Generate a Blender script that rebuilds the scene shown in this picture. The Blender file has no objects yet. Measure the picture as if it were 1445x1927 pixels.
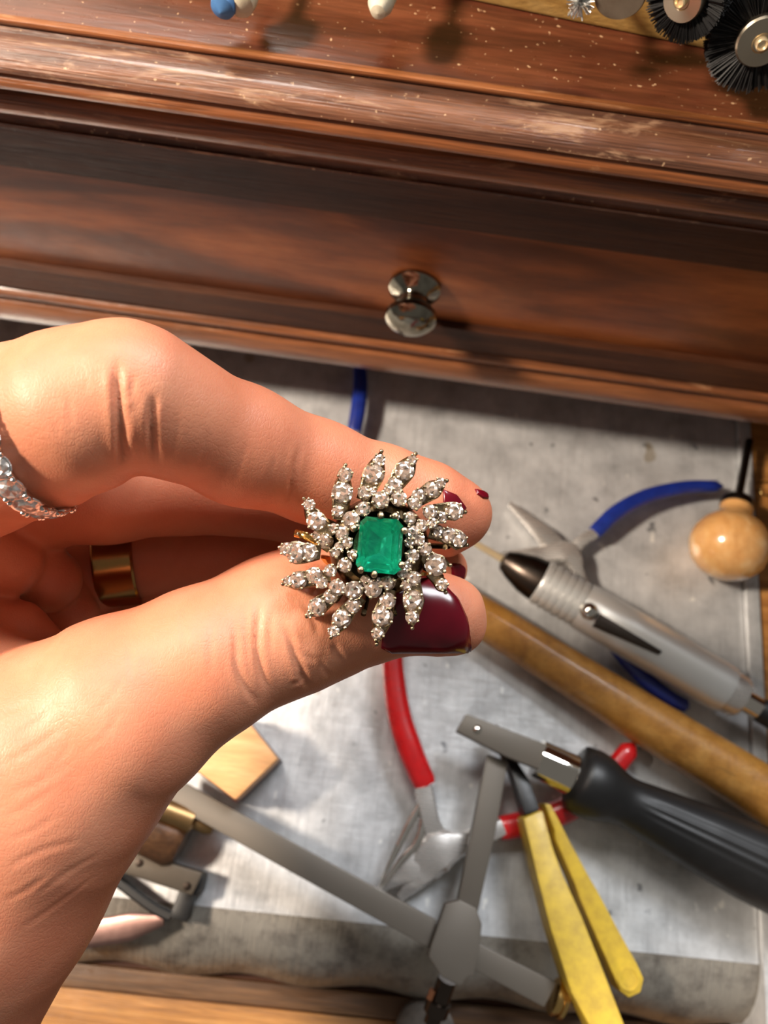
import bpy, bmesh, math, random
import numpy as np
from mathutils import Vector, Matrix
from mathutils.bvhtree import BVHTree
random.seed(7); RNG = np.random.default_rng(7)
SC = bpy.context.scene
COL = SC.collection

# ---------------------------------------------------------------- camera
IW, IH, FPX = 1445., 1927., 1448.
CAMH = .25
PITCH, ROLL, YAW = math.radians(69.), math.radians(9.6), math.radians(-2.)
def _rz(v): return np.array([math.cos(YAW)*v[0]-math.sin(YAW)*v[1], math.sin(YAW)*v[0]+math.cos(YAW)*v[1], v[2]])
CF = _rz(np.array([0, math.cos(PITCH), -math.sin(PITCH)]))
_r0 = _rz(np.array([1., 0, 0])); _u0 = _rz(np.array([0, math.sin(PITCH), math.cos(PITCH)]))
CR = math.cos(ROLL)*_r0+math.sin(ROLL)*_u0
CU = -math.sin(ROLL)*_r0+math.cos(ROLL)*_u0
CP = np.array([0, 0, CAMH])
def ray(x, y): return CF+CR*((x-IW/2)/FPX)-CU*((y-IH/2)/FPX)
def G(x, y, z=0.):                       # point of a horizontal plane seen at a place of the photograph
    d = ray(x, y); return CP+d*((z-CP[2])/d[2])
def FY(x, y, Y):                         # the same on a vertical plane facing the room
    d = ray(x, y); return CP+d*((Y-CP[1])/d[1])
def D(x, y, dmm):                        # the same at a distance in millimetres
    return CP+ray(x, y)*(dmm*1e-3)
cam = bpy.data.cameras.new('camera'); camo = bpy.data.objects.new('camera', cam); COL.objects.link(camo)
M = Matrix.Identity(4)
for i in range(3):
    M[i][0] = CR[i]; M[i][1] = CU[i]; M[i][2] = -CF[i]; M[i][3] = CP[i]
camo.matrix_world = M
cam.sensor_fit = 'VERTICAL'; cam.sensor_height = 36.; cam.sensor_width = 27.; cam.lens = FPX/IH*36.
cam.clip_start = .002; cam.clip_end = 20
cam.dof.use_dof = True; cam.dof.focus_distance = .112; cam.dof.aperture_fstop = 24.
SC.camera = camo

# ---------------------------------------------------------------- light
w = bpy.data.worlds.new('room_light'); SC.world = w; w.use_nodes = True
w.node_tree.nodes['Background'].inputs[0].default_value = (1., .93, .84, 1); w.node_tree.nodes['Background'].inputs[1].default_value = .14
def area(name, loc, target, size, power, color):
    l = bpy.data.lights.new(name, 'AREA'); l.shape = 'DISK'; l.size = size; l.energy = power; l.color = color
    o = bpy.data.objects.new(name, l); COL.objects.link(o); o.location = loc
    o.rotation_euler = (Vector(target)-Vector(loc)).to_track_quat('-Z', 'Y').to_euler(); return o
area('bench_lamp', (-.36, .04, .46), (0, .05, .08), .07, 4.6, (1., .84, .68))
area('ceiling_lamp', (.40, .85, 1.15), (0, .05, 0), .5, 21., (.93, .96, 1.))
area('ceiling_lamp', (-.35, .70, 1.2), (0, .05, 0), .4, 8.0, (1., .95, .88))
SC.view_settings.view_transform = 'Standard'; SC.view_settings.look = 'None'
SC.view_settings.exposure = 0.25; SC.view_settings.gamma = 1.0; SC.view_settings.use_curve_mapping = False

# ---------------------------------------------------------------- materials
def lin(c): return tuple(((v/255)/12.92 if v/255 <= .04045 else ((v/255+.055)/1.055)**2.4) for v in c)+(1.,)
class NT:
    def __init__(s, name):
        s.m = bpy.data.materials.new(name); s.m.use_nodes = True; s.t = s.m.node_tree
        s.b = s.t.nodes['Principled BSDF']; s.out = s.t.nodes['Material Output']; s.co = s.n('ShaderNodeTexCoord')
    def n(s, ty, **kw):
        x = s.t.nodes.new(ty)
        for k, v in kw.items(): setattr(x, k, v)
        return x
    def l(s, a, b): s.t.links.new(a, b)
    def mp(s, scale=(1, 1, 1), rot=(0, 0, 0), src=None):
        x = s.n('ShaderNodeMapping'); x.inputs['Scale'].default_value = scale; x.inputs['Rotation'].default_value = rot
        s.l(src or s.co.outputs['Object'], x.inputs['Vector']); return x.outputs[0]
    def noise(s, vec, scale, detail=4, rough=.55, dist=0):
        x = s.n('ShaderNodeTexNoise'); x.inputs['Scale'].default_value = scale; x.inputs['Detail'].default_value = detail
        x.inputs['Roughness'].default_value = rough; x.inputs['Distortion'].default_value = dist
        s.l(vec, x.inputs['Vector']); return x.outputs['Fac']
    def ramp(s, fac, stops):
        x = s.n('ShaderNodeValToRGB'); e = x.color_ramp.elements
        while len(e) < len(stops): e.new(.5)
        for i, (p, c) in enumerate(stops): e[i].position = p; e[i].color = c
        s.l(fac, x.inputs[0]); return x.outputs[0]
    def mix(s, fac, a, b, mode='MIX'):
        x = s.n('ShaderNodeMix', data_type='RGBA', blend_type=mode)
        for sock, v in ((x.inputs[0], fac), (x.inputs[6], a), (x.inputs[7], b)):
            if hasattr(v, 'is_linked'): s.l(v, sock)
            else: sock.default_value = v
        return x.outputs[2]
    def math(s, op, a, b=0.):
        x = s.n('ShaderNodeMath', operation=op)
        for sock, v in ((x.inputs[0], a), (x.inputs[1], b)):
            if hasattr(v, 'is_linked'): s.l(v, sock)
            else: sock.default_value = v
        return x.outputs[0]
    def bump(s, h, dist, strength=1., prev=None):
        x = s.n('ShaderNodeBump'); x.inputs['Distance'].default_value = dist; x.inputs['Strength'].default_value = strength
        s.l(h, x.inputs['Height'])
        if prev: s.l(prev, x.inputs['Normal'])
        return x.outputs[0]
    def set(s, **kw):
        for k, v in kw.items():
            sock = s.b.inputs[k.replace('_', ' ')]
            if hasattr(v, 'is_linked'): s.l(v, sock)
            else: sock.default_value = v
        return s.m
def g4(v): return (v, v, v, 1)

def wood(name, cols, stretch=(6, 60, 60), big=None, rough=.4, spec=.5, coat=0., bump=.0002, wear=None, rot=(0, 0, 0), dust=0., dirt=.5):
    t = NT(name); v = t.mp(stretch, rot)
    a = t.noise(v, 2.2, 6, .6, .6)
    c = t.ramp(a, [(.28, lin(cols[0])), (.5, lin(cols[1])), (.72, lin(cols[2]))])
    if big:                                  # broad figure of the veneer
        vv = t.mp((big[0], big[1], big[1]), (0, big[2], 0)); bg = t.noise(vv, 1., 3, .5, 1.4)
        c = t.mix(t.ramp(bg, [(.35, g4(0)), (.65, g4(1))]), c, lin(big[3]), 'MIX')
        c = t.mix(.3, c, t.ramp(a, [(.3, lin(cols[0])), (.55, lin(cols[1])), (.75, lin(cols[2]))]))
    fine = t.noise(t.mp((stretch[0]*4, stretch[1]*6, stretch[2]*6), rot), 3., 3, .6)
    c = t.mix(dirt, c, t.ramp(fine, [(.35, g4(.35)), (.6, g4(1))]), 'MULTIPLY')
    if wear:
        wn = t.noise(t.mp((30, 160, 160)), 1.3, 6, .7, .8)
        c = t.mix(t.ramp(wn, [(wear[0], g4(0)), (wear[0]+.1, g4(1))]), c, lin(wear[1]))
    r = t.math('ADD', t.math('MULTIPLY', t.noise(t.mp((90, 90, 90)), 3., 5, .7), .35), rough-.17)
    if dust:
        dn = t.noise(t.mp((1, 1, 1)), 900., 2, .5)
        dk = t.ramp(dn, [(.69, g4(0)), (.74, g4(dust))]); c = t.mix(dk, c, lin((225, 190, 150)))
    nb = t.bump(fine, bump, .6)
    return t.set(Base_Color=c, Roughness=r, Specular_IOR_Level=spec, Coat_Weight=coat, Coat_Roughness=.12, Normal=nb)

def metal(name, col, rough=.25, var=.1, bump=0., stretch=(200, 200, 200), metallic=1., dark=None):
    t = NT(name); n = t.noise(t.mp(stretch), 2., 5, .65)
    c = lin(col)
    if dark: c = t.mix(t.ramp(t.noise(t.mp((90, 90, 90)), 1.5, 6, .7), [(.45, g4(0)), (.7, g4(1))]), lin(col), lin(dark))
    kw = dict(Base_Color=c, Metallic=metallic, Roughness=t.math('ADD', t.math('MULTIPLY', n, var*2), rough-var))
    if bump: kw['Normal'] = t.bump(n, bump, .7)
    return t.set(**kw)
def plastic(name, col, rough=.35, col2=None, coat=0., bump=0.00003):
    t = NT(name); n = t.noise(t.mp((120, 120, 120)), 2., 5, .65)
    c = t.mix(t.ramp(n, [(.35, g4(0)), (.75, g4(1))]), lin(col), lin(col2 or tuple(int(v*.8) for v in col)))
    return t.set(Base_Color=c, Roughness=t.math('ADD', t.math('MULTIPLY', n, .2), rough-.1), Coat_Weight=coat, Normal=t.bump(n, bump, .5))

def m_sheet():
    t = NT('worn_sheet_metal')
    st = t.noise(t.mp((420, 26, 400)), 1.6, 5, .75); s2 = t.noise(t.mp((40, 700, 400), (0, 0, .5)), 1., 4, .75); s4 = t.noise(t.mp((700, 50, 400), (0, 0, -.7)), 1., 4, .75)
    s3 = t.noise(t.mp((1, 1, 1)), 75., 6, .65); blot = t.noise(t.mp((1, 1, 1)), 22., 5, .6, .5)
    c = t.ramp(s3, [(.3, lin((176, 178, 180))), (.5, lin((206, 208, 210))), (.7, lin((226, 228, 230)))])
    c = t.mix(t.ramp(blot, [(.52, g4(0)), (.75, g4(.5))]), c, lin((172, 170, 168)))
    c = t.mix(t.ramp(st, [(.34, g4(.22)), (.48, g4(0))]), c, lin((140, 140, 142))); c = t.mix(t.ramp(s4, [(.62, g4(0)), (.72, g4(.55))]), c, lin((244, 244, 242)))
    sp = t.ramp(t.noise(t.mp((1, 1, 1)), 120., 3, .5), [(.68, g4(0)), (.72, g4(.7))]); c = t.mix(sp, c, lin((84, 86, 92)))
    sp2 = t.ramp(t.noise(t.mp((1.2, 1, 1)), 130., 2, .5), [(.27, g4(.9)), (.31, g4(0))]); c = t.mix(sp2, c, lin((250, 250, 246)))
    sp3 = t.ramp(t.noise(t.mp((1.1, 1, 1), (0, 0, 2.)), 70., 2, .4), [(.72, g4(0)), (.75, g4(.6))]); c = t.mix(sp3, c, lin((150, 134, 104)))
    r = t.math('ADD', t.math('MULTIPLY', st, .26), t.math('ADD', t.math('MULTIPLY', s3, .2), .12))
    nb = t.bump(st, .00018, .4); nb = t.bump(s2, .0002, .35, nb); nb = t.bump(s4, .0002, .3, nb); nb = t.bump(blot, .0014, .45, nb)
    return t.set(Base_Color=c, Metallic=.42, Roughness=r, Normal=nb)

def m_skin():
    t = NT('skin')
    lo = t.noise(t.mp((1, 1, 1)), 45., 4, .6, .3); mid = t.noise(t.mp((1, 1, 1)), 260., 4, .6)
    c = t.ramp(lo, [(.3, lin((190, 114, 82))), (.5, lin((200, 128, 95))), (.7, lin((208, 143, 110)))])
    c = t.mix(t.math('MULTIPLY', mid, .35), c, lin((178, 100, 80)))
    def vor(vec, sc):
        x = t.n('ShaderNodeTexVoronoi', feature='DISTANCE_TO_EDGE'); x.inputs['Scale'].default_value = sc; t.l(vec, x.inputs['Vector']); return x.outputs['Distance']
    wv = t.n('ShaderNodeVectorMath', operation='ADD'); nz = t.n('ShaderNodeTexNoise'); nz.inputs['Scale'].default_value = 500.
    sc = t.n('ShaderNodeVectorMath', operation='SCALE'); sc.inputs['Scale'].default_value = .0007
    t.l(t.co.outputs['Object'], nz.inputs['Vector']); t.l(nz.outputs['Color'], sc.inputs[0]); t.l(t.co.outputs['Object'], wv.inputs[0]); t.l(sc.outputs[0], wv.inputs[1])
    d = vor(t.mp((1.6, .8, 1), (0, 0, .5), wv.outputs[0]), 1500.); d2 = vor(t.mp((.6, 1.5, 1), (0, 0, -.5), wv.outputs[0]), 620.)
    e = t.ramp(d, [(0, g4(0)), (.18, g4(1))]); e2 = t.ramp(d2, [(0, g4(0)), (.1, g4(1))])
    nb = t.bump(e, .00003, .45); nb = t.bump(e2, .00003, .3, nb); nb = t.bump(mid, .00012, .4, nb)
    return t.set(Base_Color=c, Roughness=t.math('ADD', t.math('MULTIPLY', mid, .2), .40), Subsurface_Weight=.3, Subsurface_Radius=(1., .35, .2),
                 Subsurface_Scale=.0018, Specular_IOR_Level=.45, Normal=nb)

def m_gem(name, col, dif):
    t = NT(name); gl = t.n('ShaderNodeBsdfGlass'); gl.inputs['Color'].default_value = col; gl.inputs['IOR'].default_value = 2.2
    vo = t.n('ShaderNodeTexVoronoi'); vo.inputs['Scale'].default_value = 2.6; t.l(t.co.outputs['Object'], vo.inputs['Vector'])     # the many small facets
    ge = t.n('ShaderNodeNewGeometry'); sb = t.n('ShaderNodeVectorMath', operation='SUBTRACT'); sb.inputs[1].default_value = (.5, .5, .5); t.l(vo.outputs['Color'], sb.inputs[0])
    sc = t.n('ShaderNodeVectorMath', operation='SCALE'); sc.inputs['Scale'].default_value = 1.15; t.l(sb.outputs[0], sc.inputs[0])
    ad = t.n('ShaderNodeVectorMath', operation='ADD'); t.l(ge.outputs['Normal'], ad.inputs[0]); t.l(sc.outputs[0], ad.inputs[1])
    no = t.n('ShaderNodeVectorMath', operation='NORMALIZE'); t.l(ad.outputs[0], no.inputs[0])
    gy = t.n('ShaderNodeBsdfGlossy'); gy.inputs['Color'].default_value = (1, .96, .92, 1); gy.inputs['Roughness'].default_value = .2; t.l(no.outputs[0], gy.inputs['Normal'])
    df = t.n('ShaderNodeBsdfDiffuse'); df.inputs['Color'].default_value = dif; t.l(no.outputs[0], df.inputs['Normal'])  # diffuse share puts the stones' scintillation into the colour
    m1 = t.n('ShaderNodeMixShader'); m1.inputs[0].default_value = .55; t.l(gl.outputs[0], m1.inputs[1]); t.l(gy.outputs[0], m1.inputs[2])
    m2 = t.n('ShaderNodeMixShader'); m2.inputs[0].default_value = .22; t.l(m1.outputs[0], m2.inputs[1]); t.l(df.outputs[0], m2.inputs[2]); sc.inputs['Scale'].default_value = 1.5; t.l(m2.outputs[0], t.out.inputs[0]); return t.m
def m_emerald():
    t = NT('emerald_green'); n2 = t.noise(t.mp((1, 1, 1)), 330., 3, .6)
    gl = t.n('ShaderNodeBsdfGlass'); gl.inputs['IOR'].default_value = 1.57; gl.inputs['Roughness'].default_value = .02
    t.l(t.ramp(n2, [(.35, (.46, .92, .82, 1)), (.65, (.66, .99, .93, 1))]), gl.inputs['Color']); t.l(gl.outputs[0], t.out.inputs[0]); return t.m
def m_pavilion():
    t = NT('emerald_pavilion'); n = t.noise(t.mp((1, 1, 1)), 700., 5, .7, .6)
    return t.set(Base_Color=t.ramp(n, [(.35, (.03, .58, .46, 1)), (.7, (.2, 1., .82, 1))]), Metallic=.85, Roughness=.3, Normal=t.bump(n, .0001, .4))
def m_polish():
    t = NT('dark_red_polish'); n = t.noise(t.mp((1, 1, 1)), 150., 3, .5)
    return t.set(Base_Color=t.mix(n, lin((74, 4, 18)), lin((110, 8, 26))), Roughness=.22, Specular_IOR_Level=.35, Coat_Weight=.12, Coat_Roughness=.1)

MT = dict(
    mahogany=wood('red_mahogany', ((62, 30, 20), (96, 50, 32), (122, 70, 46)), (8, 70, 70), rough=.32, coat=.3, dust=.8, bump=.00015, wear=(.66, (140, 92, 62))),
    moulding=wood('worn_moulding_wood', ((66, 40, 28), (118, 76, 54), (158, 108, 78)), (5, 120, 120), rough=.34, spec=.7, coat=.4, bump=.0006, wear=(.54, (164, 128, 100)), dust=.7, dirt=.75),  # wear; its pale tone also paints in the moulding's peach highlights
    bead=wood('orange_bead_wood', ((76, 42, 22), (142, 84, 46), (176, 112, 68)), (5, 120, 120), rough=.36, coat=.3, bump=.0005, wear=(.6, (172, 126, 90)), dirt=.7),
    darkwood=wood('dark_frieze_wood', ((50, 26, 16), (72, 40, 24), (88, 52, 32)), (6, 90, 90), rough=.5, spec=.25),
    veneer=wood('figured_walnut_veneer', ((118, 60, 30), (160, 88, 46), (186, 110, 60)), (9, 40, 40), big=(11, 48, .42, (74, 40, 26)), rough=.42, spec=.35, coat=.12, bump=.00008, dirt=.25, rot=(0, .3, 0)),
    gold=wood('ochre_board', ((176, 136, 72), (204, 164, 94), (216, 180, 112)), (30, 60, 60), rough=.4, dirt=.25),
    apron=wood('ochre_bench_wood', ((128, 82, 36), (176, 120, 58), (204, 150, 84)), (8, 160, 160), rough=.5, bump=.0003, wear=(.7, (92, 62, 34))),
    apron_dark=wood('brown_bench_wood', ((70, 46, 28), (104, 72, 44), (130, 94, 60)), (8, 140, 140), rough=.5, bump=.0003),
    dowel=wood('honey_hickory', ((140, 92, 34), (172, 120, 52), (190, 140, 70)), (60, 60, 60), rough=.4, coat=.3, dirt=.3, wear=(.62, (104, 78, 42))),
    block=wood('pale_beech', ((196, 138, 84), (216, 160, 104), (228, 176, 122)), (14, 120, 90), rough=.55, dirt=.25),
    blockdark=wood('dark_red_wood', ((52, 22, 18), (72, 32, 26), (92, 44, 34)), (20, 60, 60), rough=.5),
    ball=wood('polished_boxwood', ((168, 112, 60), (216, 168, 108), (236, 202, 152)), (60, 40, 40), rough=.2, coat=.8, dirt=.1, bump=.00003, big=(130, 110, .6, (214, 156, 92))),
    brownwood=wood('dark_brown_handle', ((44, 28, 18), (76, 50, 30), (110, 76, 46)), (40, 60, 60), rough=.4, coat=.2),
    sheet=m_sheet(), lip=metal('stained_rolled_metal', (160, 154, 144), .4, .12, .0010, (420, 30, 30), .5, dark=(108, 102, 96)), pinkmetal=metal('pale_pink_metal', (164, 130, 122), .3, .06), skin=m_skin(), polish=m_polish(),
    steel=metal('brushed_steel', (204, 200, 196), .28, .08, .00002, (60, 600, 60), .7),
    framesteel=metal('satin_grey_steel', (99, 92, 83), .5, .05, .00001, metallic=.35),
    edgesteel=metal('bright_edge_steel', (214, 210, 204), .22, .06),
    chrome=metal('chrome', (216, 212, 204), .07, .03),
    knob=metal('tarnished_chrome', (146, 140, 126), .12, .05, dark=(96, 90, 78)),
    alu=metal('satin_aluminium', (216, 216, 214), .36, .04, metallic=.6),
    darkmetal=metal('dark_gunmetal', (74, 66, 60), .32, .08),
    brass=metal('brass', (206, 170, 104), .25, .08), palebrass=metal('pale_brass', (244, 222, 180), .3, .08, metallic=.7), darksteel=metal('dark_worn_steel', (88, 80, 70), .45, .08, metallic=.5), oldbrass=metal('old_brass', (150, 122, 84), .4, .08),
    copper=metal('glint_copper', (206, 140, 104), .25, .05),
    ringmetal=metal('champagne_white_gold', (188, 170, 140), .2, .1, .00012, (1500, 1500, 1500), dark=(120, 104, 78)), ringshade=metal('shaded_gallery_metal', (92, 78, 58), .3, .1, .0001, (900, 900, 900)),  # gallery metal darkened to paint in the shade between the petals
    whitegold=metal('white_gold', (218, 214, 210), .12, .04),
    shaded_gold=metal('shaded_gold', (168, 124, 72), .2, .06), gold_metal=metal('polished_gold', (226, 178, 104), .12, .04),  # finger band's gold, darkened in colour for the shade inside the hand
    blue=plastic('blue_grip', (26, 48, 136), .3, (18, 34, 110), .3), red=plastic('red_grip', (196, 22, 26), .26, (166, 14, 20), .5),
    yellow=plastic('yellow_grip', (204, 172, 56), .45, (166, 136, 50), .05), black=plastic('black_plastic', (24, 24, 25), .42, (14, 14, 15)),
    blackrubber=plastic('black_rubber', (20, 20, 21), .5), bristle=plastic('black_bristle', (24, 23, 24), .5, (12, 12, 12)),
    hub=metal('nickel_hub', (178, 168, 150), .32, .08), rubberdisc=plastic('brown_grey_rubber', (122, 112, 98), .5, (104, 92, 78)),
    felt=plastic('cream_felt', (206, 198, 176), .9, (186, 176, 152), 0, .0004), bluefelt=plastic('blue_compound', (72, 122, 176), .6, (54, 100, 158)),
    whitewire=metal('white_wire', (232, 232, 230), .25, .05), diamond=m_gem('diamond', (1., .90, .80, 1), (.62, .44, .34, 1)), diamond_white=m_gem('white_diamond', (.98, .98, 1., 1), (.86, .82, .80, 1)), emerald=m_emerald(), pavilion=m_pavilion(),
    plaster=plastic('grey_plaster', (150, 142, 132), .9, (132, 124, 114)), shadowgap=plastic('recess_shade', (26, 18, 14), .7), stone=plastic('grey_grit', (128, 122, 116), .8, (92, 88, 84), 0, .0006))  # shadowgap: near-black that paints shade into the chest's grooves and gaps

# ---------------------------------------------------------------- object helpers
def tag(o, label=None, cat=None, group=None, kind=None):
    for k, v in (('label', label), ('category', cat), ('group', group), ('kind', kind)):
        if v: o[k] = v
    return o
def thing(name, label, cat, loc, group=None, kind=None):
    o = bpy.data.objects.new(name, None); COL.objects.link(o); o.location = Vector(loc); o.empty_display_size = .01
    return tag(o, label, cat, group, kind)
def worldloc(o):
    v = Vector((0, 0, 0))
    while o: v = v+o.location; o = o.parent
    return v
class MB:
    def __init__(s): s.v = []; s.f = []
    def add(s, V, Fc):
        b = len(s.v); s.v += [tuple(map(float, p)) for p in V]; s.f += [tuple(i+b for i in f) for f in Fc]; return s
    def tube(s, path, rx, ry=None, n=12, up=(0, 0, 1), power=2., caps=True, closed=False):
        P = np.array(path, float); m = len(P); rx = np.broadcast_to(np.array(rx, float), (m,)); ry = rx if ry is None else np.broadcast_to(np.array(ry, float), (m,))
        T = np.gradient(P, axis=0) if not closed else np.roll(P, -1, 0)-np.roll(P, 1, 0)
        T /= np.linalg.norm(T, axis=1)[:, None]+1e-12; up = np.array(up, float); V = []
        for i in range(m):
            a = np.cross(T[i], up)
            if np.linalg.norm(a) < 1e-3: a = np.cross(T[i], (1, 0, 0.))
            a /= np.linalg.norm(a); b = np.cross(a, T[i])
            for k in range(n):
                th = 2*math.pi*(k+.5)/n; c, sn = math.cos(th), math.sin(th)
                V.append(P[i]+a*rx[i]*math.copysign(abs(c)**(2/power), c)+b*ry[i]*math.copysign(abs(sn)**(2/power), sn))
        Fc = []
        for i in range(m if closed else m-1):
            j = (i+1) % m
            for k in range(n): k2 = (k+1) % n; Fc.append((i*n+k, i*n+k2, j*n+k2, j*n+k))
        if caps and not closed: Fc += [tuple(range(n-1, -1, -1)), tuple((m-1)*n+k for k in range(n))]
        return s.add(V, Fc)
    def lathe(s, o, axis, prof, n=28):        # prof: (distance along axis, radius)
        o = np.array(o, float); ax = np.array(axis, float); ax /= np.linalg.norm(ax)
        a = np.cross(ax, (0, 0, 1.)); a = np.cross(ax, (1., 0, 0)) if np.linalg.norm(a) < 1e-3 else a; a /= np.linalg.norm(a); b = np.cross(ax, a)
        V = [o+ax*t+(a*math.cos(2*math.pi*k/n)+b*math.sin(2*math.pi*k/n))*max(r, 1e-6) for t, r in prof for k in range(n)]
        Fc = [(i*n+k, i*n+(k+1) % n, (i+1)*n+(k+1) % n, (i+1)*n+k) for i in range(len(prof)-1) for k in range(n)]
        Fc += [tuple(range(n-1, -1, -1)), tuple((len(prof)-1)*n+k for k in range(n))]
        return s.add(V, Fc)
    def prism(s, pts, ext):                    # polygon and its copy moved by ext
        P = [np.array(p, float) for p in pts]; n = len(P); e = np.array(ext, float)
        Fc = [tuple(range(n)), tuple(range(2*n-1, n-1, -1))]+[(i, i+n, (i+1) % n+n, (i+1) % n) for i in range(n)]
        return s.add(P+[p+e for p in P], Fc)
    def box(s, c, half, ax=((1, 0, 0), (0, 1, 0), (0, 0, 1))):
        c = np.array(c, float); A = [np.array(a, float)*h for a, h in zip(ax, half)]
        return s.prism([c-A[0]-A[1]-A[2], c+A[0]-A[1]-A[2], c+A[0]+A[1]-A[2], c-A[0]+A[1]-A[2]], A[2]*2)
    def sphere(s, c, r, n=8):
        return s.lathe(np.array(c)-np.array([0, 0, r]), (0, 0, 1), [(r-r*math.cos(math.pi*i/n), r*math.sin(math.pi*i/n)) for i in range(n+1)], n*2)
    def build(s, name, mat, parent=None, smooth=True, bevel=0., angle=35., kind=None, label=None, sub=0):
        me = bpy.data.meshes.new(name); off = worldloc(parent) if parent else Vector((0, 0, 0))
        me.from_pydata([(x-off.x, y-off.y, z-off.z) for x, y, z in s.v], [], s.f); me.update()
        bm = bmesh.new(); bm.from_mesh(me); bmesh.ops.recalc_face_normals(bm, faces=bm.faces[:])
        if bevel:
            ed = [e for e in bm.edges if len(e.link_faces) == 2 and e.calc_face_angle(0) > math.radians(angle)]
            bmesh.ops.bevel(bm, geom=ed, offset=bevel, segments=2, affect='EDGES', profile=.6, clamp_overlap=True)
        bm.to_mesh(me); bm.free()
        if smooth:
            me.polygons.foreach_set('use_smooth', [True]*len(me.polygons)); me.set_sharp_from_angle(angle=math.radians(angle))
        me.materials.append(MT[mat]); o = bpy.data.objects.new(name, me); COL.objects.link(o)
        if parent: o.parent = parent
        if kind: o['kind'] = kind
        if label: o['label'] = label
        if sub:
            md = o.modifiers.new('s', 'SUBSURF'); md.levels = md.render_levels = sub
        return o
def smooth_path(pts, n=8):                    # Catmull-Rom
    P = [np.array(p, float) for p in pts]; P = [2*P[0]-P[1]]+P+[2*P[-1]-P[-2]]; out = []
    for i in range(1, len(P)-2):
        for k in range(n):
            t = k/n; a, b, c, d = P[i-1:i+3]
            out.append(.5*((2*b)+(c-a)*t+(2*a-5*b+4*c-d)*t*t+(3*b-a-3*c+d)*t**3))
    out.append(P[-2]); return np.array(out)
def lerp(xs, n): return np.interp(np.linspace(0, len(xs)-1, n), range(len(xs)), xs)
def gp(L, z): return [G(x, y, z) for x, y in L]
PXM = lambda px, z=0.: px*(CAMH-z)/.9336/FPX   # size of a photograph pixel on the bench, near the middle

# ================================================================ LARGE STRUCTURE: bench and chest
wb = thing('workbench', 'jeweller\'s workbench clad in worn scratched sheet metal with ochre wooden front edge', 'workbench', (0, .05, 0))
eL, eR = G(300, 1697, 0), G(1445, 1817, 0); ed = (eR-eL)/np.linalg.norm(eR-eL); en = np.array([ed[1], -ed[0], 0.])   # front fold of the sheet
A0, A1 = eL-ed*.30, eR+ed*.0
sideX = lambda y: G(1388, y, 0)
sr0, sr1 = G(1385, 860, 0), G(1428, 1815, 0); sd = (sr0-sr1)/np.linalg.norm(sr0-sr1); sn = np.array([sd[1], -sd[0], 0.])
back = sr1+sd*.42
NX, NY = 90, 60
V = []; Fc = []
cornFR = sr1; cornFL = A0; cornBR = back; cornBL = A0+np.array([0, .42, 0])
for j in range(NY+1):
    for i in range(NX+1):
        u, v = i/NX, j/NY; p = (cornFL*(1-u)+cornFR*u)*(1-v)+(cornBL*(1-u)+cornBR*u)*v
        V.append((p[0], p[1], 0))
for j in range(NY):
    for i in range(NX): a = j*(NX+1)+i; Fc.append((a, a+1, a+NX+2, a+NX+1))
mb = MB().add(V, Fc)
# rounded front lip that rolls down
lip = [(0, 0), (.004, -.0006), (.008, -.002), (.012, -.0045), (.0155, -.008), (.0185, -.0125), (.020, -.018), (.0205, -.026)]
K = 120
LV = []; LF = []
for k in range(K+1):
    p = A0+(eR+ed*.02-A0)*k/K
    for a, z in lip: LV.append(p+en*a*(1+.05*math.sin(k*.7))+np.array([0, 0, z]))
nl = len(lip)
for k in range(K):
    for q in range(nl-1): LF.append((k*nl+q, k*nl+q+1, (k+1)*nl+q+1, (k+1)*nl+q))
mb.build('metal_sheet', 'sheet', wb)
MB().add(LV, LF).build('front_lip', 'lip', wb)
# side strip, folded metal edge and the plank beyond it
def strip(o0, d, L, n, a0, a1, z0, z1): return [o0+n*a0+np.array([0, 0, z0]), o0+n*a1+np.array([0, 0, z0]), o0+n*a1+np.array([0, 0, z1]), o0+n*a0+np.array([0, 0, z1])]
b0 = sr1-sd*.03
MB().prism(strip(b0, sd, 0, sn, .0003, .0050, -.02, .0022), sd*.45).build('folded_edge', 'sheet', wb, bevel=.0006)
MB().prism(strip(b0, sd, 0, sn, .0058, .09, -.02, .0010), sd*.45).build('side_plank', 'apron', wb, bevel=.0006)
# wooden front boards below the lip
def board(a0, a1, z, mat, x0=-.32, x1=.32, th=.012):
    o = (eL+eR)/2+en*a0; return MB().prism([o+ed*x0+np.array([0, 0, z]), o+ed*x1+np.array([0, 0, z]), o+ed*x1+np.array([0, 0, z-th]), o+ed*x0+np.array([0, 0, z-th])], en*(a1-a0)).build('board', mat, wb, bevel=.0008)
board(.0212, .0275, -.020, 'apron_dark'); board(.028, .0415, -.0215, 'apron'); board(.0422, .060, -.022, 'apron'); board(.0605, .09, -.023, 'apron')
MB().box((0, .1, -.03), (.33, .25, .008)).build('under_board', 'darkwood', wb)

# ---- the workshop round the bench, out of the picture
o = MB().box((0, .1, -.83), (2.2, 2.2, .03)).build('floor', 'darkwood', smooth=False, kind='structure')
o = MB().box((0, 1.6, .4), (2.2, .03, 1.2)).build('wall_back', 'plaster', smooth=False, kind='structure')
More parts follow.
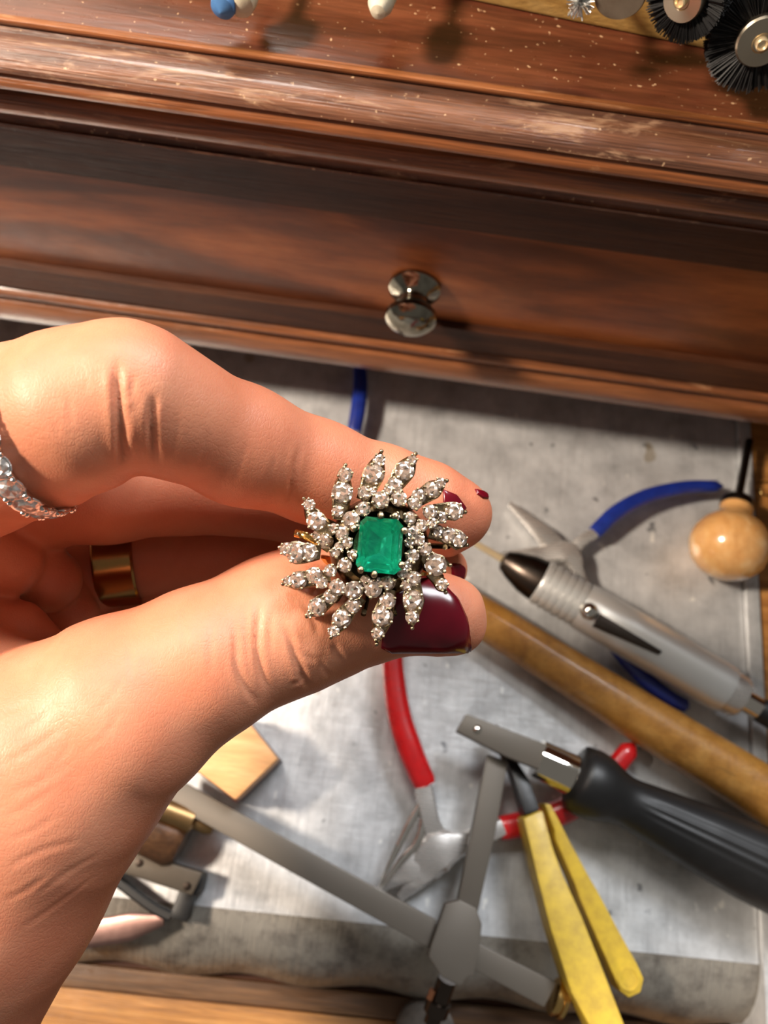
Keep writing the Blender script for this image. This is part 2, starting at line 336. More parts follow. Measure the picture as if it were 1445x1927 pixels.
# ---- chest of drawers on the bench
ZB = .035; YF = G(722, 700, ZB)[1]
zc = lambda y, off: FY(722, y, YF+off)[2]
X0, X1 = -.26, .26
ch = thing('chest_of_drawers', 'old red-brown wooden bench chest with moulded edges and one drawer', 'chest', (0, YF+.08, 0))
def section(name, pts, mat, parent, depth=.03, bevel=0.):
    """pts: outline from top to bottom of the front, (offset from the front plane, height)"""
    yb = YF+depth
    poly = [(X0, YF+o, z) for o, z in pts]+[(X0, yb, pts[-1][1]), (X0, yb, pts[0][1])]
    return MB().prism(poly, (X1-X0, 0, 0)).build(name, mat, parent, bevel=bevel, angle=50)
def rnd(o0, z0, o1, z1, bulge, n=7):         # bulging curve between two profile points
    R = []
    for i in range(n+1):
        t = i/n; b = math.sin(math.pi*t)*bulge; dx, dz = o1-o0, z1-z0; L = math.hypot(dx, dz); R.append((o0+dx*t+dz/L*b, z0+dz*t-dx/L*b))
    return R
ZT = zc(137, 0.)
MB().prism([(X0, YF-.0005, ZT), (X0, YF+.16, ZT), (X0, YF+.16, ZT-.008), (X0, YF-.0005, ZT-.008)], (X1-X0, 0, 0)).build('top_panel', 'mahogany', ch, bevel=.0005)
section('top_edge_fillet', [(.0005, ZT+.0004)]+rnd(-.0002, ZT+.0005, -.0012, zc(148, -.0012), .0006, 4)+[(.001, zc(150, .001))], 'bead', ch, .0007)
zm = zc(239, -.0095)
section('cornice_moulding', [(.002, zc(152, -.0012)+.0002), (-.0012, zc(153, -.0012))]+rnd(-.0018, zc(162, -.0018), -.0092, zc(228, -.0092), .0014, 8)+[(-.0095, zm), (-.006, zm-.0005)], 'moulding', ch)
section('upper_bead', rnd(-.0085, zm-.0006, -.0082, zc(268, -.0082), .0016, 7)+[(-.002, zc(268, -.0082)-.0002)], 'bead', ch)
section('cornice_groove', [(-.0035, zc(268, -.0082)+.001), (-.0035, zc(283, -.0035)-.002)], 'shadowgap', ch)
zl = zc(283, -.0066)
section('lower_bead', [(-.003, zl+.0012)]+rnd(-.0062, zl+.0004, -.0060, zc(314, -.006), .0016, 7)+[(-.002, zc(314, -.006)-.0003)], 'bead', ch)
section('cove_moulding', [(-.002, zc(312, -.002))]+rnd(-.0022, zc(318, -.0022), -.0044, zc(334, -.0044), -.0007, 6)+[(-.0046, zc(338, -.0046)), (-.001, zc(340, -.0046)-.0004)], 'moulding', ch)
zfr = zc(412, .0018)
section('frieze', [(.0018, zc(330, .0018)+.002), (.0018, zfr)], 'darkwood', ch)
section('drawer_gap', [(.006, zfr), (.006, zfr-.0015)], 'shadowgap', ch)  # dark strip painting the shadow line above the drawer
dr = MB(); yb = YF+.028
zd0, zd1 = zfr-.0012, zc(596, .0036)
dr.prism([(X0, YF+.0036, zd0), (X0, YF+.0036, zd1), (X0, yb, zd1), (X0, yb, zd0)], (X1-X0, 0, 0))
dro = dr.build('drawer', 'veneer', ch, bevel=.0006, label='walnut-veneered drawer front with a metal knob')
section('drawer_rail', [(.003, zc(599, .0012)), (.0012, zc(600, .0012)), (.0006, zc(638, .0006)), (.002, zc(640, .0006)-.0003)], 'darkwood', dro)
section('base_bead', rnd(.0006, zc(642, .0006), .0006, zc(656, .0006), .0012, 6)+[(.003, zc(656, .0006)-.0002)], 'bead', ch)
section('base_moulding', [(.002, zc(660, .0))]+rnd(-.0004, zc(664, 0.), -.0004, ZB+.001, .0012, 7)+[(.002, ZB)], 'bead', ch)
section('base_fill', [(.0030, zc(640, .003)), (.0030, ZB+.003)], 'shadowgap', ch)
MB().prism([(X0, YF+.03, ZB+.002), (X0, YF+.16, ZB+.002), (X0, YF+.16, ZB+.006), (X0, YF+.03, ZB+.006)], (X1-X0, 0, 0)).build('bottom_panel', 'darkwood', ch)
MB().prism([(X0, YF+.155, .0024), (X0, YF+.16, .0024), (X0, YF+.16, ZT-.008), (X0, YF+.155, ZT-.008)], (X1-X0, 0, 0)).build('back_panel', 'darkwood', ch)
for xs in (X0, X1-.012):
    MB().prism([(xs, YF+.005, .0024), (xs, YF+.155, .0024), (xs, YF+.155, ZT-.008), (xs, YF+.005, ZT-.008)], (.012, 0, 0)).build('side_panel', 'darkwood', ch)
# knob
kb = FY(781, 538, YF+.0036); kax = np.array([0, -1., .06])
MB().lathe(kb, kax, [(0, .0060), (.0006, .0071), (.0016, .0071), (.0024, .0062), (.0034, .0042), (.0050, .0031), (.0068, .0031), (.0080, .0044), (.0092, .0062), (.0104, .0070), (.0118, .0068), (.0130, .0056), (.0137, .0034), (.0139, 0)], 40).build('knob', 'knob', dro, label='tarnished chrome mushroom knob')

# ================================================================ HAND
def cs(px, py, d): return np.array([(px-IW/2)*d/FPX, (py-IH/2)*d/FPX, d])     # camera space, mm, y down
def chain(L): return [(cs(x, y, d), r*d/FPX) for x, y, r, d in L]
CH = dict(
    index=chain([(-200, 900, 160, 116), (-60, 850, 162, 111), (50, 812, 158, 106), (150, 772, 150, 102), (228, 733, 122, 101), (262, 742, 118, 101.5), (330, 782, 114, 105), (455, 838, 109, 112), (600, 890, 94, 119), (720, 928, 86, 123), (800, 953, 81, 125), (846, 968, 73, 126), (877, 966, 42, 126)]),
    thumb=chain([(866, 1182, 43, 123.8), (847, 1159, 62, 123), (828, 1157, 71, 122.5), (740, 1145, 84, 122.5), (670, 1146, 105, 121.5), (580, 1160, 128, 120), (520, 1180, 130, 118.5), (371, 1253, 141, 114), (226, 1339, 178, 112), (90, 1442, 228, 113), (-60, 1640, 258, 116), (-220, 1900, 272, 120), (-420, 2230, 265, 126)]),
    palm=chain([(-230, 900, 170, 124), (-260, 1150, 190, 126), (-190, 1450, 230, 122)]),
    front=chain([(-230, 930, 165, 112), (-225, 1060, 165, 110), (-235, 1220, 175, 110), (-200, 1400, 190, 112)]), web=chain([(-120, 1010, 100, 121), (-110, 1180, 90, 121), (-40, 1290, 110, 117)]),  # front: unseen palm mass added to block the lamp from the hollow
    middle=chain([(-160, 960, 140, 132), (60, 915, 118, 130), (205, 905, 114, 131), (330, 905, 98, 135), (560, 938, 80, 139), (700, 1008, 66, 138), (790, 1050, 52, 136), (838, 1070, 42, 134)]),
    ring=chain([(20, 1150, 78, 141), (130, 1100, 74, 145), (240, 1052, 70, 147), (420, 1052, 72, 149), (560, 1080, 62, 150), (660, 1120, 45, 150)]),
    little=chain([(60, 1230, 60, 146), (220, 1190, 62, 149), (380, 1140, 60, 152), (500, 1130, 50, 152)]),
    l1=chain([(-30, 1040, 80, 122), (12, 1058, 66, 124)]), l2=chain([(60, 1070, 68, 131), (92, 1092, 60, 132)]),
    l3=chain([(110, 1130, 62, 138), (140, 1160, 48, 137)]), l5=chain([(-60, 1170, 60, 120), (40, 1178, 40, 123), (90, 1200, 26, 124)]))
lo = np.array([-92., -42., 78.]); hi = np.array([22., 88., 170.]); VX = .46
dims = np.ceil((hi-lo)/VX).astype(int)
ax = [lo[i]+VX*np.arange(dims[i]) for i in range(3)]
field = np.full(dims, 6., np.float32)
def smin(a, b, k):
    h = np.clip(.5+.5*(b-a)/k, 0, 1); return b*(1-h)+a*h-k*h*(1-h)
def part_field(ch, k):
    P = np.array([c for c, _ in ch]); Rr = np.array([r for _, r in ch]); m = Rr.max()+7
    a = np.maximum(((P.min(0)-m-lo)/VX).astype(int), 0); b = np.minimum(((P.max(0)+m-lo)/VX).astype(int)+1, dims)
    if (b <= a).any(): return None
    X, Y, Z = np.meshgrid(*[ax[i][a[i]:b[i]].astype(np.float32) for i in range(3)], indexing='ij'); out = None
    for (p, r), (q, s) in zip(ch[:-1], ch[1:]):
        d = q-p; L2 = float(d@d); t = np.clip(((X-p[0])*d[0]+(Y-p[1])*d[1]+(Z-p[2])*d[2])/L2, 0, 1)
        sd = np.sqrt((X-p[0]-t*d[0])**2+(Y-p[1]-t*d[1])**2+(Z-p[2]-t*d[2])**2)-(r+(s-r)*t)
        out = sd if out is None else smin(out, sd, k)
    return tuple(slice(a[i], b[i]) for i in range(3)), out
BLEND = dict(index=.3, thumb=.3, palm=5., front=4., web=4., middle=1.2, ring=.8, little=.8, l1=1.2, l2=1.0, l3=.8, l5=1.5)
for nme in ('palm', 'index', 'thumb', 'front', 'web', 'middle', 'ring', 'little', 'l1', 'l2', 'l3', 'l5'):
    res = part_field(CH[nme], 2.5)
    if res: sl, o = res; field[sl] = smin(field[sl], o, BLEND[nme])
import openvdb
grid = openvdb.FloatGrid(6.0); grid.copyFromArray(np.ascontiguousarray(np.clip(field, -6, 6)))
pts, quads = grid.convertToQuads(0.0)
pts = np.array(pts, float)*VX+lo
HW = CP+(CR[None]*pts[:, :1]-CU[None]*pts[:, 1:2]+CF[None]*pts[:, 2:3])*1e-3
hand_loc = Vector(D(60, 1250, 118))
me = bpy.data.meshes.new('hand'); me.from_pydata((HW-np.array(hand_loc)).tolist(), [], [tuple(int(i) for i in q) for q in quads]); me.update()
bm = bmesh.new(); bm.from_mesh(me); bmesh.ops.recalc_face_normals(bm, faces=bm.faces[:])
big = max(bm.verts, key=lambda v: v.co.z) if bm.verts else None
for _ in range(4): bmesh.ops.smooth_vert(bm, verts=bm.verts[:], factor=.5, use_axis_x=True, use_axis_y=True, use_axis_z=True)
bm.to_mesh(me); bm.free()
def mesh_arrays():
    n = len(me.vertices); co = np.empty(n*3); me.vertices.foreach_get('co', co); no = np.empty(n*3); me.vertices.foreach_get('normal', no)
    return co.reshape(-1, 3)+np.array(hand_loc), no.reshape(-1, 3)
def bvh():
    co, _ = mesh_arrays(); return BVHTree.FromPolygons([tuple(c) for c in co], [tuple(p.vertices) for p in me.polygons])
HB = bvh()
def hit(x, y, tree=None):
    tree = tree or HB; d = Vector(ray(x, y)).normalized(); h = tree.ray_cast(Vector(CP), d)
    if h[0] is None:
        h = tree.find_nearest(Vector(D(x, y, 123)))
    return np.array(h[0]), np.array(h[1])
# creases and folds: (photograph points, half width mm, depth mm)
CREASES = [
    ([(222, 665), (221, 725), (226, 790), (231, 850), (236, 886)], .55, .75), ([(252, 700), (247, 735), (245, 760)], .4, .18), ([(291, 735), (286, 780), (287, 830), (293, 890)], .5, .55), ([(250, 752), (242, 790), (243, 830)], .4, .16),
    ([(566, 830), (556, 875), (548, 920), (543, 966)], .5, .32), ([(470, 820), (452, 870), (440, 920)], .4, .08), ([(128, 740), (131, 770), (136, 810)], .3, .1), ([(165, 710), (160, 740)], .3, .07), ([(105, 790), (110, 830)], .3, .06), ([(335, 770), (330, 820), (322, 860)], .4, .07), ([(395, 800), (384, 850), (372, 890)], .4, .08), ([(520, 850), (508, 895), (500, 940)], .4, .07),
    ([(488, 1120), (486, 1165), (484, 1220), (494, 1270), (508, 1305)], .5, .36), ([(440, 1150), (444, 1210), (448, 1260), (470, 1305), (490, 1330)], .5, .22), ([(530, 1172), (545, 1200), (560, 1245), (575, 1280), (585, 1300)], .5, .36), ([(512, 1140), (508, 1190), (512, 1240)], .4, .12), ([(462, 1130), (464, 1190), (468, 1250)], .4, .12),
    ([(565, 1130), (590, 1165), (600, 1200)], .4, .2), ([(625, 1205), (637, 1232), (650, 1250)], .45, .2), ([(560, 1215), (575, 1235), (610, 1245)], .4, .15), ([(400, 1160), (396, 1220), (400, 1280)], .5, .1), ([(600, 1235), (612, 1262), (622, 1275)], .4, .15),
    ([(240, 1200), (246, 1240), (250, 1290)], .4, .07), ([(545, 1290), (565, 1280), (560, 1262)], .45, .25), ([(350, 1130), (346, 1180), (348, 1240)], .4, .06),
    ([(0, 1440), (60, 1410), (130, 1360)], .45, .09), ([(0, 1500), (80, 1470), (150, 1420)], .45, .09), ([(20, 1390), (80, 1350), (120, 1300)], .4, .08), ([(60, 1480), (120, 1420), (135, 1380)], .35, .08), ([(0, 1585), (60, 1565), (110, 1530)], .4, .08), ([(150, 1420), (200, 1380), (230, 1330)], .35, .07), ([(0, 1345), (60, 1320)], .35, .07),
    ([(0, 1640), (80, 1600), (160, 1580)], .5, .09), ([(60, 1690), (130, 1640), (200, 1600)], .5, .09), ([(30, 1755), (110, 1700), (190, 1640)], .5, .09), ([(0, 1540), (50, 1520), (120, 1470)], .4, .08), ([(170, 1350), (210, 1310), (240, 1260)], .35, .06), ([(0, 1700), (50, 1675), (100, 1640)], .5, .08)]
co, no = mesh_arrays(); disp = np.zeros(len(co))
vis = np.einsum('ij,ij->i', no, CP[None]-co) > 0
for pl, wd, dp in CREASES:
    q = smooth_path([np.array([x, y, 0.]) for x, y in pl], 6); pp = np.array([hit(x, y)[0] for x, y, _ in q]); wd *= 1e-3
    near = np.where(vis & (np.abs(co-pp.mean(0)).max(1) < .035))[0]; best = np.full(len(near), 9.); tb = np.zeros(len(near)); c = co[near]
    for i, (a, b) in enumerate(zip(pp[:-1], pp[1:])):
        d = b-a; t = np.clip(((c-a)@d)/(d@d+1e-15), 0, 1); dd = np.linalg.norm(c-a-t[:, None]*d, axis=1); m = dd < best; best[m] = dd[m]; tb[m] = (i+t[m])/(len(pp)-1)
    fade = np.clip(np.minimum(tb, 1-tb)*3.2, 0, 1); fade = fade*fade*(3-2*fade)*np.clip(best < wd*6, 0, 1); g = best/wd
    disp[near] += fade*dp*1e-3*(-np.exp(-g*g)+.28*np.exp(-(g-1.9)**2/1.2))
me.vertices.foreach_set('co', (co+no*disp[:, None]-np.array(hand_loc)).ravel()); me.update()
me.polygons.foreach_set('use_smooth', [True]*len(me.polygons)); me.materials.append(MT['skin'])
hand = bpy.data.objects.new('hand', me); COL.objects.link(hand); hand.location = hand_loc
tag(hand, 'person\'s left hand with dark red nails pinching the emerald ring between thumb and forefinger', 'hand')
HB = bvh()
def coons(top, bottom, left, right, n=22, m=18):
    def ev(L, t):
        L = [np.array(p, float) for p in L]; s = np.array([0]+list(np.cumsum([np.linalg.norm(b-a) for a, b in zip(L[:-1], L[1:])]))); s /= s[-1]
        return np.array([np.interp(t, s, [p[i] for p in L]) for i in range(2)])
    R = []
    for j in range(m+1):
        for i in range(n+1):
            u, v = i/n, j/m
            c = (1-v)*ev(top, u)+v*ev(bottom, u)+(1-u)*ev(left, v)+u*ev(right, v)-((1-u)*(1-v)*np.array(top[0])+u*(1-v)*np.array(top[-1])+(1-u)*v*np.array(bottom[0])+u*v*np.array(bottom[-1]))
            R.append((c, u, v))
    return R, n, m
def nail(name, top, bottom, left, right, h=.5, label=None, deep=None):
    R, n, m = coons(top, bottom, left, right); V = []; Bk = []
    for c, u, v in R:
        p, nn = hit(c[0], c[1]) if deep is None else [np.array(q) for q in HB.find_nearest(Vector(D(c[0], c[1], deep)))[:2]]; e = (1-(2*u-1)**6)*(1-(2*v-1)**6)
        V.append(p+nn*(.00015+h*1e-3*e**.6)); Bk.append(p-nn*.0004)
    N = len(V); idx = lambda i, j: j*(n+1)+i; Fc = []
    for j in range(m):
        for i in range(n):
            q = (idx(i, j), idx(i+1, j), idx(i+1, j+1), idx(i, j+1)); Fc += [q, tuple(N+k for k in reversed(q))]
    rim = [idx(i, 0) for i in range(n+1)]+[idx(n, j) for j in range(1, m+1)]+[idx(i, m) for i in range(n-1, -1, -1)]+[idx(0, j) for j in range(m-1, 0, -1)]
    for a, b in zip(rim, rim[1:]+rim[:1]): Fc.append((a, b, N+b, N+a))
    return MB().add(V+Bk, Fc).build(name, 'polish', hand, label=label, angle=60)
nail('thumb_nail', [(738, 1105), (790, 1082), (830, 1094)], [(717, 1219), (735, 1229), (888, 1228)], [(738, 1105), (724, 1160), (717, 1219)], [(830, 1094), (862, 1126), (880, 1165), (888, 1228)], .7, 'dark red polished thumb nail')
nail('fingernail', [(833, 921), (858, 931), (877, 956)], [(834, 950), (850, 962), (870, 968)], [(833, 921), (834, 950)], [(877, 956), (870, 968)], .3, 'dark red forefinger nail')
nail('fingernail', [(893, 921), (908, 925), (918, 931)], [(897, 930), (908, 938), (918, 939)], [(893, 921), (897, 930)], [(918, 931), (918, 939)], .25, 'dark red tip of the forefinger nail')
nail('fingernail', [(846, 1062), (862, 1061), (882, 1068)], [(848, 1090), (862, 1088), (876, 1100)], [(846, 1062), (848, 1090)], [(882, 1068), (876, 1100)], .5, 'dark red nail of the finger behind', 131.)

# ================================================================ EMERALD RING
RD = 109.
ring = thing('emerald_ring', 'cocktail ring with green rectangular emerald amid a starburst of diamond-set petals, held in the hand', 'ring', D(713, 1025, RD+12))
RL = np.array(worldloc(ring))
EN = -CF                                     # the face of the ring looks up out of the hand
def RP(x, y, h): return D(x, y, RD-h)
pm = RD/FPX*1e-3                             # metres per photograph pixel at the ring
def brilliant():
    V = []; Fc = []; n = 8
    V += [(.56*math.cos(2*math.pi*k/n), .56*math.sin(2*math.pi*k/n), .34) for k in range(n)]
    V += [(.82*math.cos(2*math.pi*(k+.5)/n), .82*math.sin(2*math.pi*(k+.5)/n), .19) for k in range(n)]
    V += [(math.cos(math.pi*k/n), math.sin(math.pi*k/n), 0) for k in range(16)]
    V += [(math.cos(math.pi*k/n), math.sin(math.pi*k/n), -.06) for k in range(16)]
    V += [(.5*math.cos(2*math.pi*k/n), .5*math.sin(2*math.pi*k/n), -.42) for k in range(n)]+[(0, 0, -.72)]
    Fc.append(tuple(range(n)))
    for k in range(n):
        k2 = (k+1) % n; g = lambda i: 16+i % 16; h = lambda i: 32+i % 16
        Fc += [(k, n+k, k2), (k2, n+k, g(2*k+2)), (n+k, g(2*k+1), g(2*k+2)), (n+k, g(2*k), g(2*k+1)), (k, g(2*k), n+k)]
        Fc += [(g(2*k), h(2*k), h(2*k+1), g(2*k+1)), (g(2*k+1), h(2*k+1), h(2*k+2), g(2*k+2))]
        Fc += [(h(2*k), 48+k, h(2*k+1)), (h(2*k+1), 48+k, 48+k2), (h(2*k+1), 48+k2, h(2*k+2)), (48+k, 56, 48+k2)]
    m2 = bpy.data.meshes.new('diamond'); m2.from_pydata(V, [], Fc); m2.update()
    b = bmesh.new(); b.from_mesh(m2); bmesh.ops.recalc_face_normals(b, faces=b.faces[:]); b.to_mesh(m2); b.free(); return m2
BR = brilliant(); BR.materials.append(MT['diamond']); BRW = BR.copy(); BRW.materials[0] = MT['diamond_white']
def frame_q(nrm, spin): return Vector(nrm).to_track_quat('Z', 'Y') @ Matrix.Rotation(spin, 3, 'Z').to_quaternion()
def stone(parent, p, nrm, r, mesh=None, squash=1.):
    o = bpy.data.objects.new('diamond', mesh or BR); COL.objects.link(o); o.parent = parent
    o.location = Vector(p)-worldloc(parent); o.rotation_mode = 'QUATERNION'; o.rotation_quaternion = frame_q(nrm, random.uniform(0, 6.28)); o.scale = (r, r*squash, r); return o
def crop(x, y): return 500+x/3.284, 820+y/3.284
# petals: tip, root (crop of the photograph), widest half width, stones (x, y, radius), height of tip and root in mm
PET = [
    ((715, 96), (600, 400), 62, [(700, 150, 34), (668, 240, 58), (610, 352, 38)], 3.2, 3.4),
    ((925, 112), (752, 372), 60, [(905, 150, 28), (858, 218, 52), (796, 305, 42)], 3.6, 3.6),
    ((1118, 278), (880, 432), 54, [(1078, 292, 30), (1030, 335, 46), (945, 372, 40)], 3.0, 3.8),
    ((1232, 472), (985, 470), 54, [(1165, 465, 50), (1085, 505, 34), (1018, 470, 36)], 1.8, 3.4),
    ((1244, 676), (1010, 600), 56, [(1195, 640, 44), (1128, 615, 44), (1062, 592, 38)], 1.6, 2.4),
    ((1140, 800), (955, 690), 58, [(1050, 800, 60), (975, 700, 38)], 2.6, 3.0),
    ((1112, 968), (1010, 850), 40, [(1088, 920, 34)], 2.2, 2.6),
    ((905, 1188), (905, 850), 60, [(905, 1120, 38), (912, 1018, 56), (915, 882, 40)], 3.4, 3.8),
    ((685, 1288), (770, 950), 60, [(692, 1222, 36), (722, 1118, 58), (752, 1020, 46)], 3.0, 3.4),
    ((402, 1246), (590, 1000), 54, [(420, 1208, 32), (468, 1132, 52), (542, 1048, 42)], 2.8, 3.2),
    ((252, 1116), (450, 960), 54, [(272, 1100, 20), (318, 1060, 52), (402, 992, 40)], 2.8, 3.2),
    ((105, 916), (400, 870), 54, [(135, 895, 26), (200, 895, 48), (300, 862, 46), (345, 905, 36)], 2.6, 3.2),
    ((88, 690), (340, 720), 66, [(130, 700, 38), (190, 725, 56), (265, 720, 50)], 3.0, 2.6),
    ((200, 606), (420, 690), 34, [(318, 616, 28), (372, 655, 42)], 1.4, 2.6),
    ((236, 388), (420, 610), 54, [(268, 425, 34), (312, 528, 52), (370, 640, 34)], 2.6, 3.0),
    ((492, 182), (452, 520), 58, [(492, 240, 42), (472, 352, 58), (446, 470, 34)], 3.4, 3.4)]
INNER = [(605, 452, 40), (710, 398, 48), (822, 388, 44), (528, 520, 48), (472, 598, 38), (500, 660, 34), (540, 735, 30), (488, 800, 40), (440, 938, 46), (545, 955, 52), (662, 945, 50), (757, 908, 40), (850, 845, 36), (905, 742, 38), (985, 700, 36), (890, 510, 36), (905, 600, 40), (925, 415, 38), (1015, 470, 40), (890, 660, 30), (560, 560, 22), (800, 500, 24), (430, 720, 28), (880, 800, 26), (945, 640, 34), (965, 555, 34), (615, 895, 30), (400, 832, 34), (452, 690, 28), (868, 925, 30), (700, 905, 26), (420, 570, 26), (760, 335, 26), (660, 345, 24), (1030, 540, 30)]
for (tip, root, hw, stones, ht, hr) in PET:
    tp = np.array(crop(*tip)); rp = np.array(crop(*root)); hwp = hw*1.12/3.284; n = 16
    dv = tp-rp; L = np.linalg.norm(dv); dv /= L; sv = np.array([-dv[1], dv[0]]); big = max(stones, key=lambda q: q[2]); tb = float((np.array(crop(big[0], big[1]))-rp)@dv/L)
    bend = float((np.array(crop(big[0], big[1]))-rp)@sv)
    ring_pts = []
    for i in range(n+1):
        t = i/n; wv = hwp*((.62+.38*min(t/max(tb, .2), 1)**1.0) if t < tb else max(0., 1-((t-tb)/(1-tb))**1.5)*.94+.06)
        c = rp+dv*L*t+sv*bend*math.sin(math.pi*t)*.9; ring_pts.append((c, wv, hr+(ht-hr)*t-.8*(t-.5)**2))
    def lay(f, dh): return [RP(*(c+sv*wv*f), h+dh) for c, wv, h in ring_pts]+[RP(*(c-sv*wv*f), h+dh) for c, wv, h in reversed(ring_pts)]
    rows = [lay(.55, -1.7), lay(.98, -.9), lay(1.0, .1), lay(.8, .35), lay(.72, .05)]; m = len(rows[0]); V = sum(rows, []); Fc = []
    for a in range(len(rows)-1):
        for k in range(m): Fc.append((a*m+k, a*m+(k+1) % m, (a+1)*m+(k+1) % m, (a+1)*m+k))
    half = m//2
    for base, rv in ((0, 1), ((len(rows)-1)*m, 0)):
        for k in range(half-1): Fc.append((base+k, base+k+1, base+m-2-k, base+m-1-k))
    mbp = MB().add(V, Fc)
    for sx, sy, sr in stones:                 # claws and a collar round each stone
        cpx = np.array(crop(sx, sy)); t = float((cpx-rp)@dv/L); h = hr+(ht-hr)*t; r = sr/3.284*pm; c = RP(cpx[0], cpx[1], h+.35)
        mbp.lathe(c-EN*.0008, EN, [(0, r*.55), (.0003, r*.9), (.0007, r*1.08), (.00095, r*1.08), (.00095, r*.99), (.0004, r*.55)], 18)
        a0 = random.uniform(0, 1.5)
        for k in range(4):
            an = a0+math.pi/2*k; mbp.sphere(c+(CR*math.cos(an)+CU*math.sin(an))*r*1.04+EN*.0006, max(.0002, r*.2), 4)
    mbp.sphere(RP(tp[0], tp[1], ht+.1), .00032, 5)
    po = mbp.build('petal', 'ringmetal', ring, angle=40)
    ax3 = (CR*dv[0]-CU*dv[1])
    for sx, sy, sr in stones:
        cpx = crop(sx, sy); t = float((np.array(cpx)-rp)@dv/L); h = hr+(ht-hr)*t
        nr = EN+.16*ax3*(t-.3)+RNG.normal(0, .09, 3); stone(po, RP(cpx[0], cpx[1], h+.75), nr/np.linalg.norm(nr), sr/3.284*pm*1.1)
# gallery dome, inner halo
gal = MB()
c0 = RP(713, 1028, 0)
gal.lathe(c0-EN*.002, EN, [(0, .0030), (.0006, .0055), (.002, .0068), (.0033, .0070), (.0045, .0066), (.0052, .0058), (.0054, .0050), (.003, .0036)], 40)
for k in range(14):                            # arching gallery wires
    an = k*2*math.pi/14; dr_ = CR*math.cos(an)+CU*math.sin(an); gal.tube([c0-EN*.0030+dr_*.003, c0-EN*.0016+dr_*.007, c0+EN*.0006+dr_*.0098, c0+EN*.0022+dr_*.0092], .0004, n=8, up=EN)
gal.build('gallery', 'ringshade', ring)
halo = MB()
for x, y, r in INNER:
    c = RP(*crop(x, y), 4.0); rr = r/3.284*pm
    halo.lathe(c-EN*.0016, EN, [(0, rr*.5), (.001, rr*.95), (.0016, rr*1.12), (.00185, rr*1.1), (.0018, rr*.97), (.0012, rr*.5)], 16); a0 = random.uniform(0, 1.5)
    for k in range(3):
        an = a0+2.09*k; halo.sphere(c+(CR*math.cos(an)+CU*math.sin(an))*rr*1.05+EN*.0006, .00026, 4)
ho = halo.build('halo', 'ringmetal', ring, angle=40)
for x, y, r in INNER:
    nr = EN+RNG.normal(0, .16, 3); stone(ho, RP(*crop(x, y), 4.4), nr/np.linalg.norm(nr), r/3.284*pm*1.1)
# emerald: step cut
ec = [crop(588, 494), crop(852, 522), crop(832, 862), crop(553, 832)]
ecn = np.mean(ec, 0)
def octo(s, ch, h):
    P = []
    for i in range(4):
        a = np.array(ec[i]); nx = np.array(ec[(i+1) % 4]); pv = np.array(ec[i-1])
        for q in (pv, nx):
            d = q-a; p = a+d/np.linalg.norm(d)*ch; P.append(RP(*(ecn+(p-ecn)*s), h))
    return P
rows = [octo(.64, 9, 6.5), octo(.85, 10, 6.2), octo(1.0, 11, 5.55), octo(1.0, 11, 5.3), octo(.97, 11, 5.2)]
V = sum(rows, []); Fc = [tuple(range(8)), tuple(range(32, 40))]
for a in range(4):
    for k in range(8): Fc.append((a*8+k, a*8+(k+1) % 8, a*8+8+(k+1) % 8, a*8+8+k))
emo = MB().add(V, Fc).build('emerald', 'emerald', ring, smooth=False, label='green step-cut emerald')
rows = [octo(.985, 11, 5.15), octo(.80, 9, 3.9), octo(.52, 6, 2.9)]; V = sum(rows, []); Fc = []
for a in range(2):
    for k in range(8): Fc.append((a*8+k, a*8+(k+1) % 8, a*8+8+(k+1) % 8, a*8+8+k))
V += [RP(*(ecn+np.array([3, -12])), 2.2), RP(*(ecn+np.array([-3, 14])), 2.2)]; K0, K1 = 24, 25
Fc += [(16+k, 16+(k+1) % 8, K0 if k in (7, 0, 1, 2) else K1) for k in range(8)]+[(K0, 16+3, K1), (K1, 16+7, K0)]
MB().add(V, Fc).build('pavilion', 'pavilion', emo, smooth=False)
pr = MB()
for x, y in ((712, 490), (858, 585), (540, 570), (545, 745), (670, 858), (842, 800), (800, 492), (585, 830)):
    q = np.array(crop(x, y)); ins = q+(ecn-q)*.02; pr.tube([RP(*q, 3.6), RP(*q, 5.6), RP(*ins, 6.0)], [.0005, .0005, .00046], n=8, up=CR); pr.sphere(RP(*ins, 6.0), .00052, 5)
pr.build('prong', 'ringmetal', ring)
# band between thumb and finger
gapdir = (CR*1.0-CU*(.14)); gapdir /= np.linalg.norm(gapdir); bc = RP(700, 1062, -11.5); n = 64
MB().tube([bc+(gapdir*math.cos(2*math.pi*k/n)+EN*math.sin(2*math.pi*k/n))*.0088 for k in range(n)], .0009, .0008, n=10, up=np.cross(gapdir, EN), closed=True).build('band', 'gold_metal', ring, label='yellow gold band')
MB().tube(smooth_path([RP(556, 1003, .6), RP(572, 1008, 1.4), RP(596, 1018, 1.8), RP(620, 1034, 2)], 5), .0006, .0003, n=8, up=EN).build('shoulder', 'gold_metal', ring)

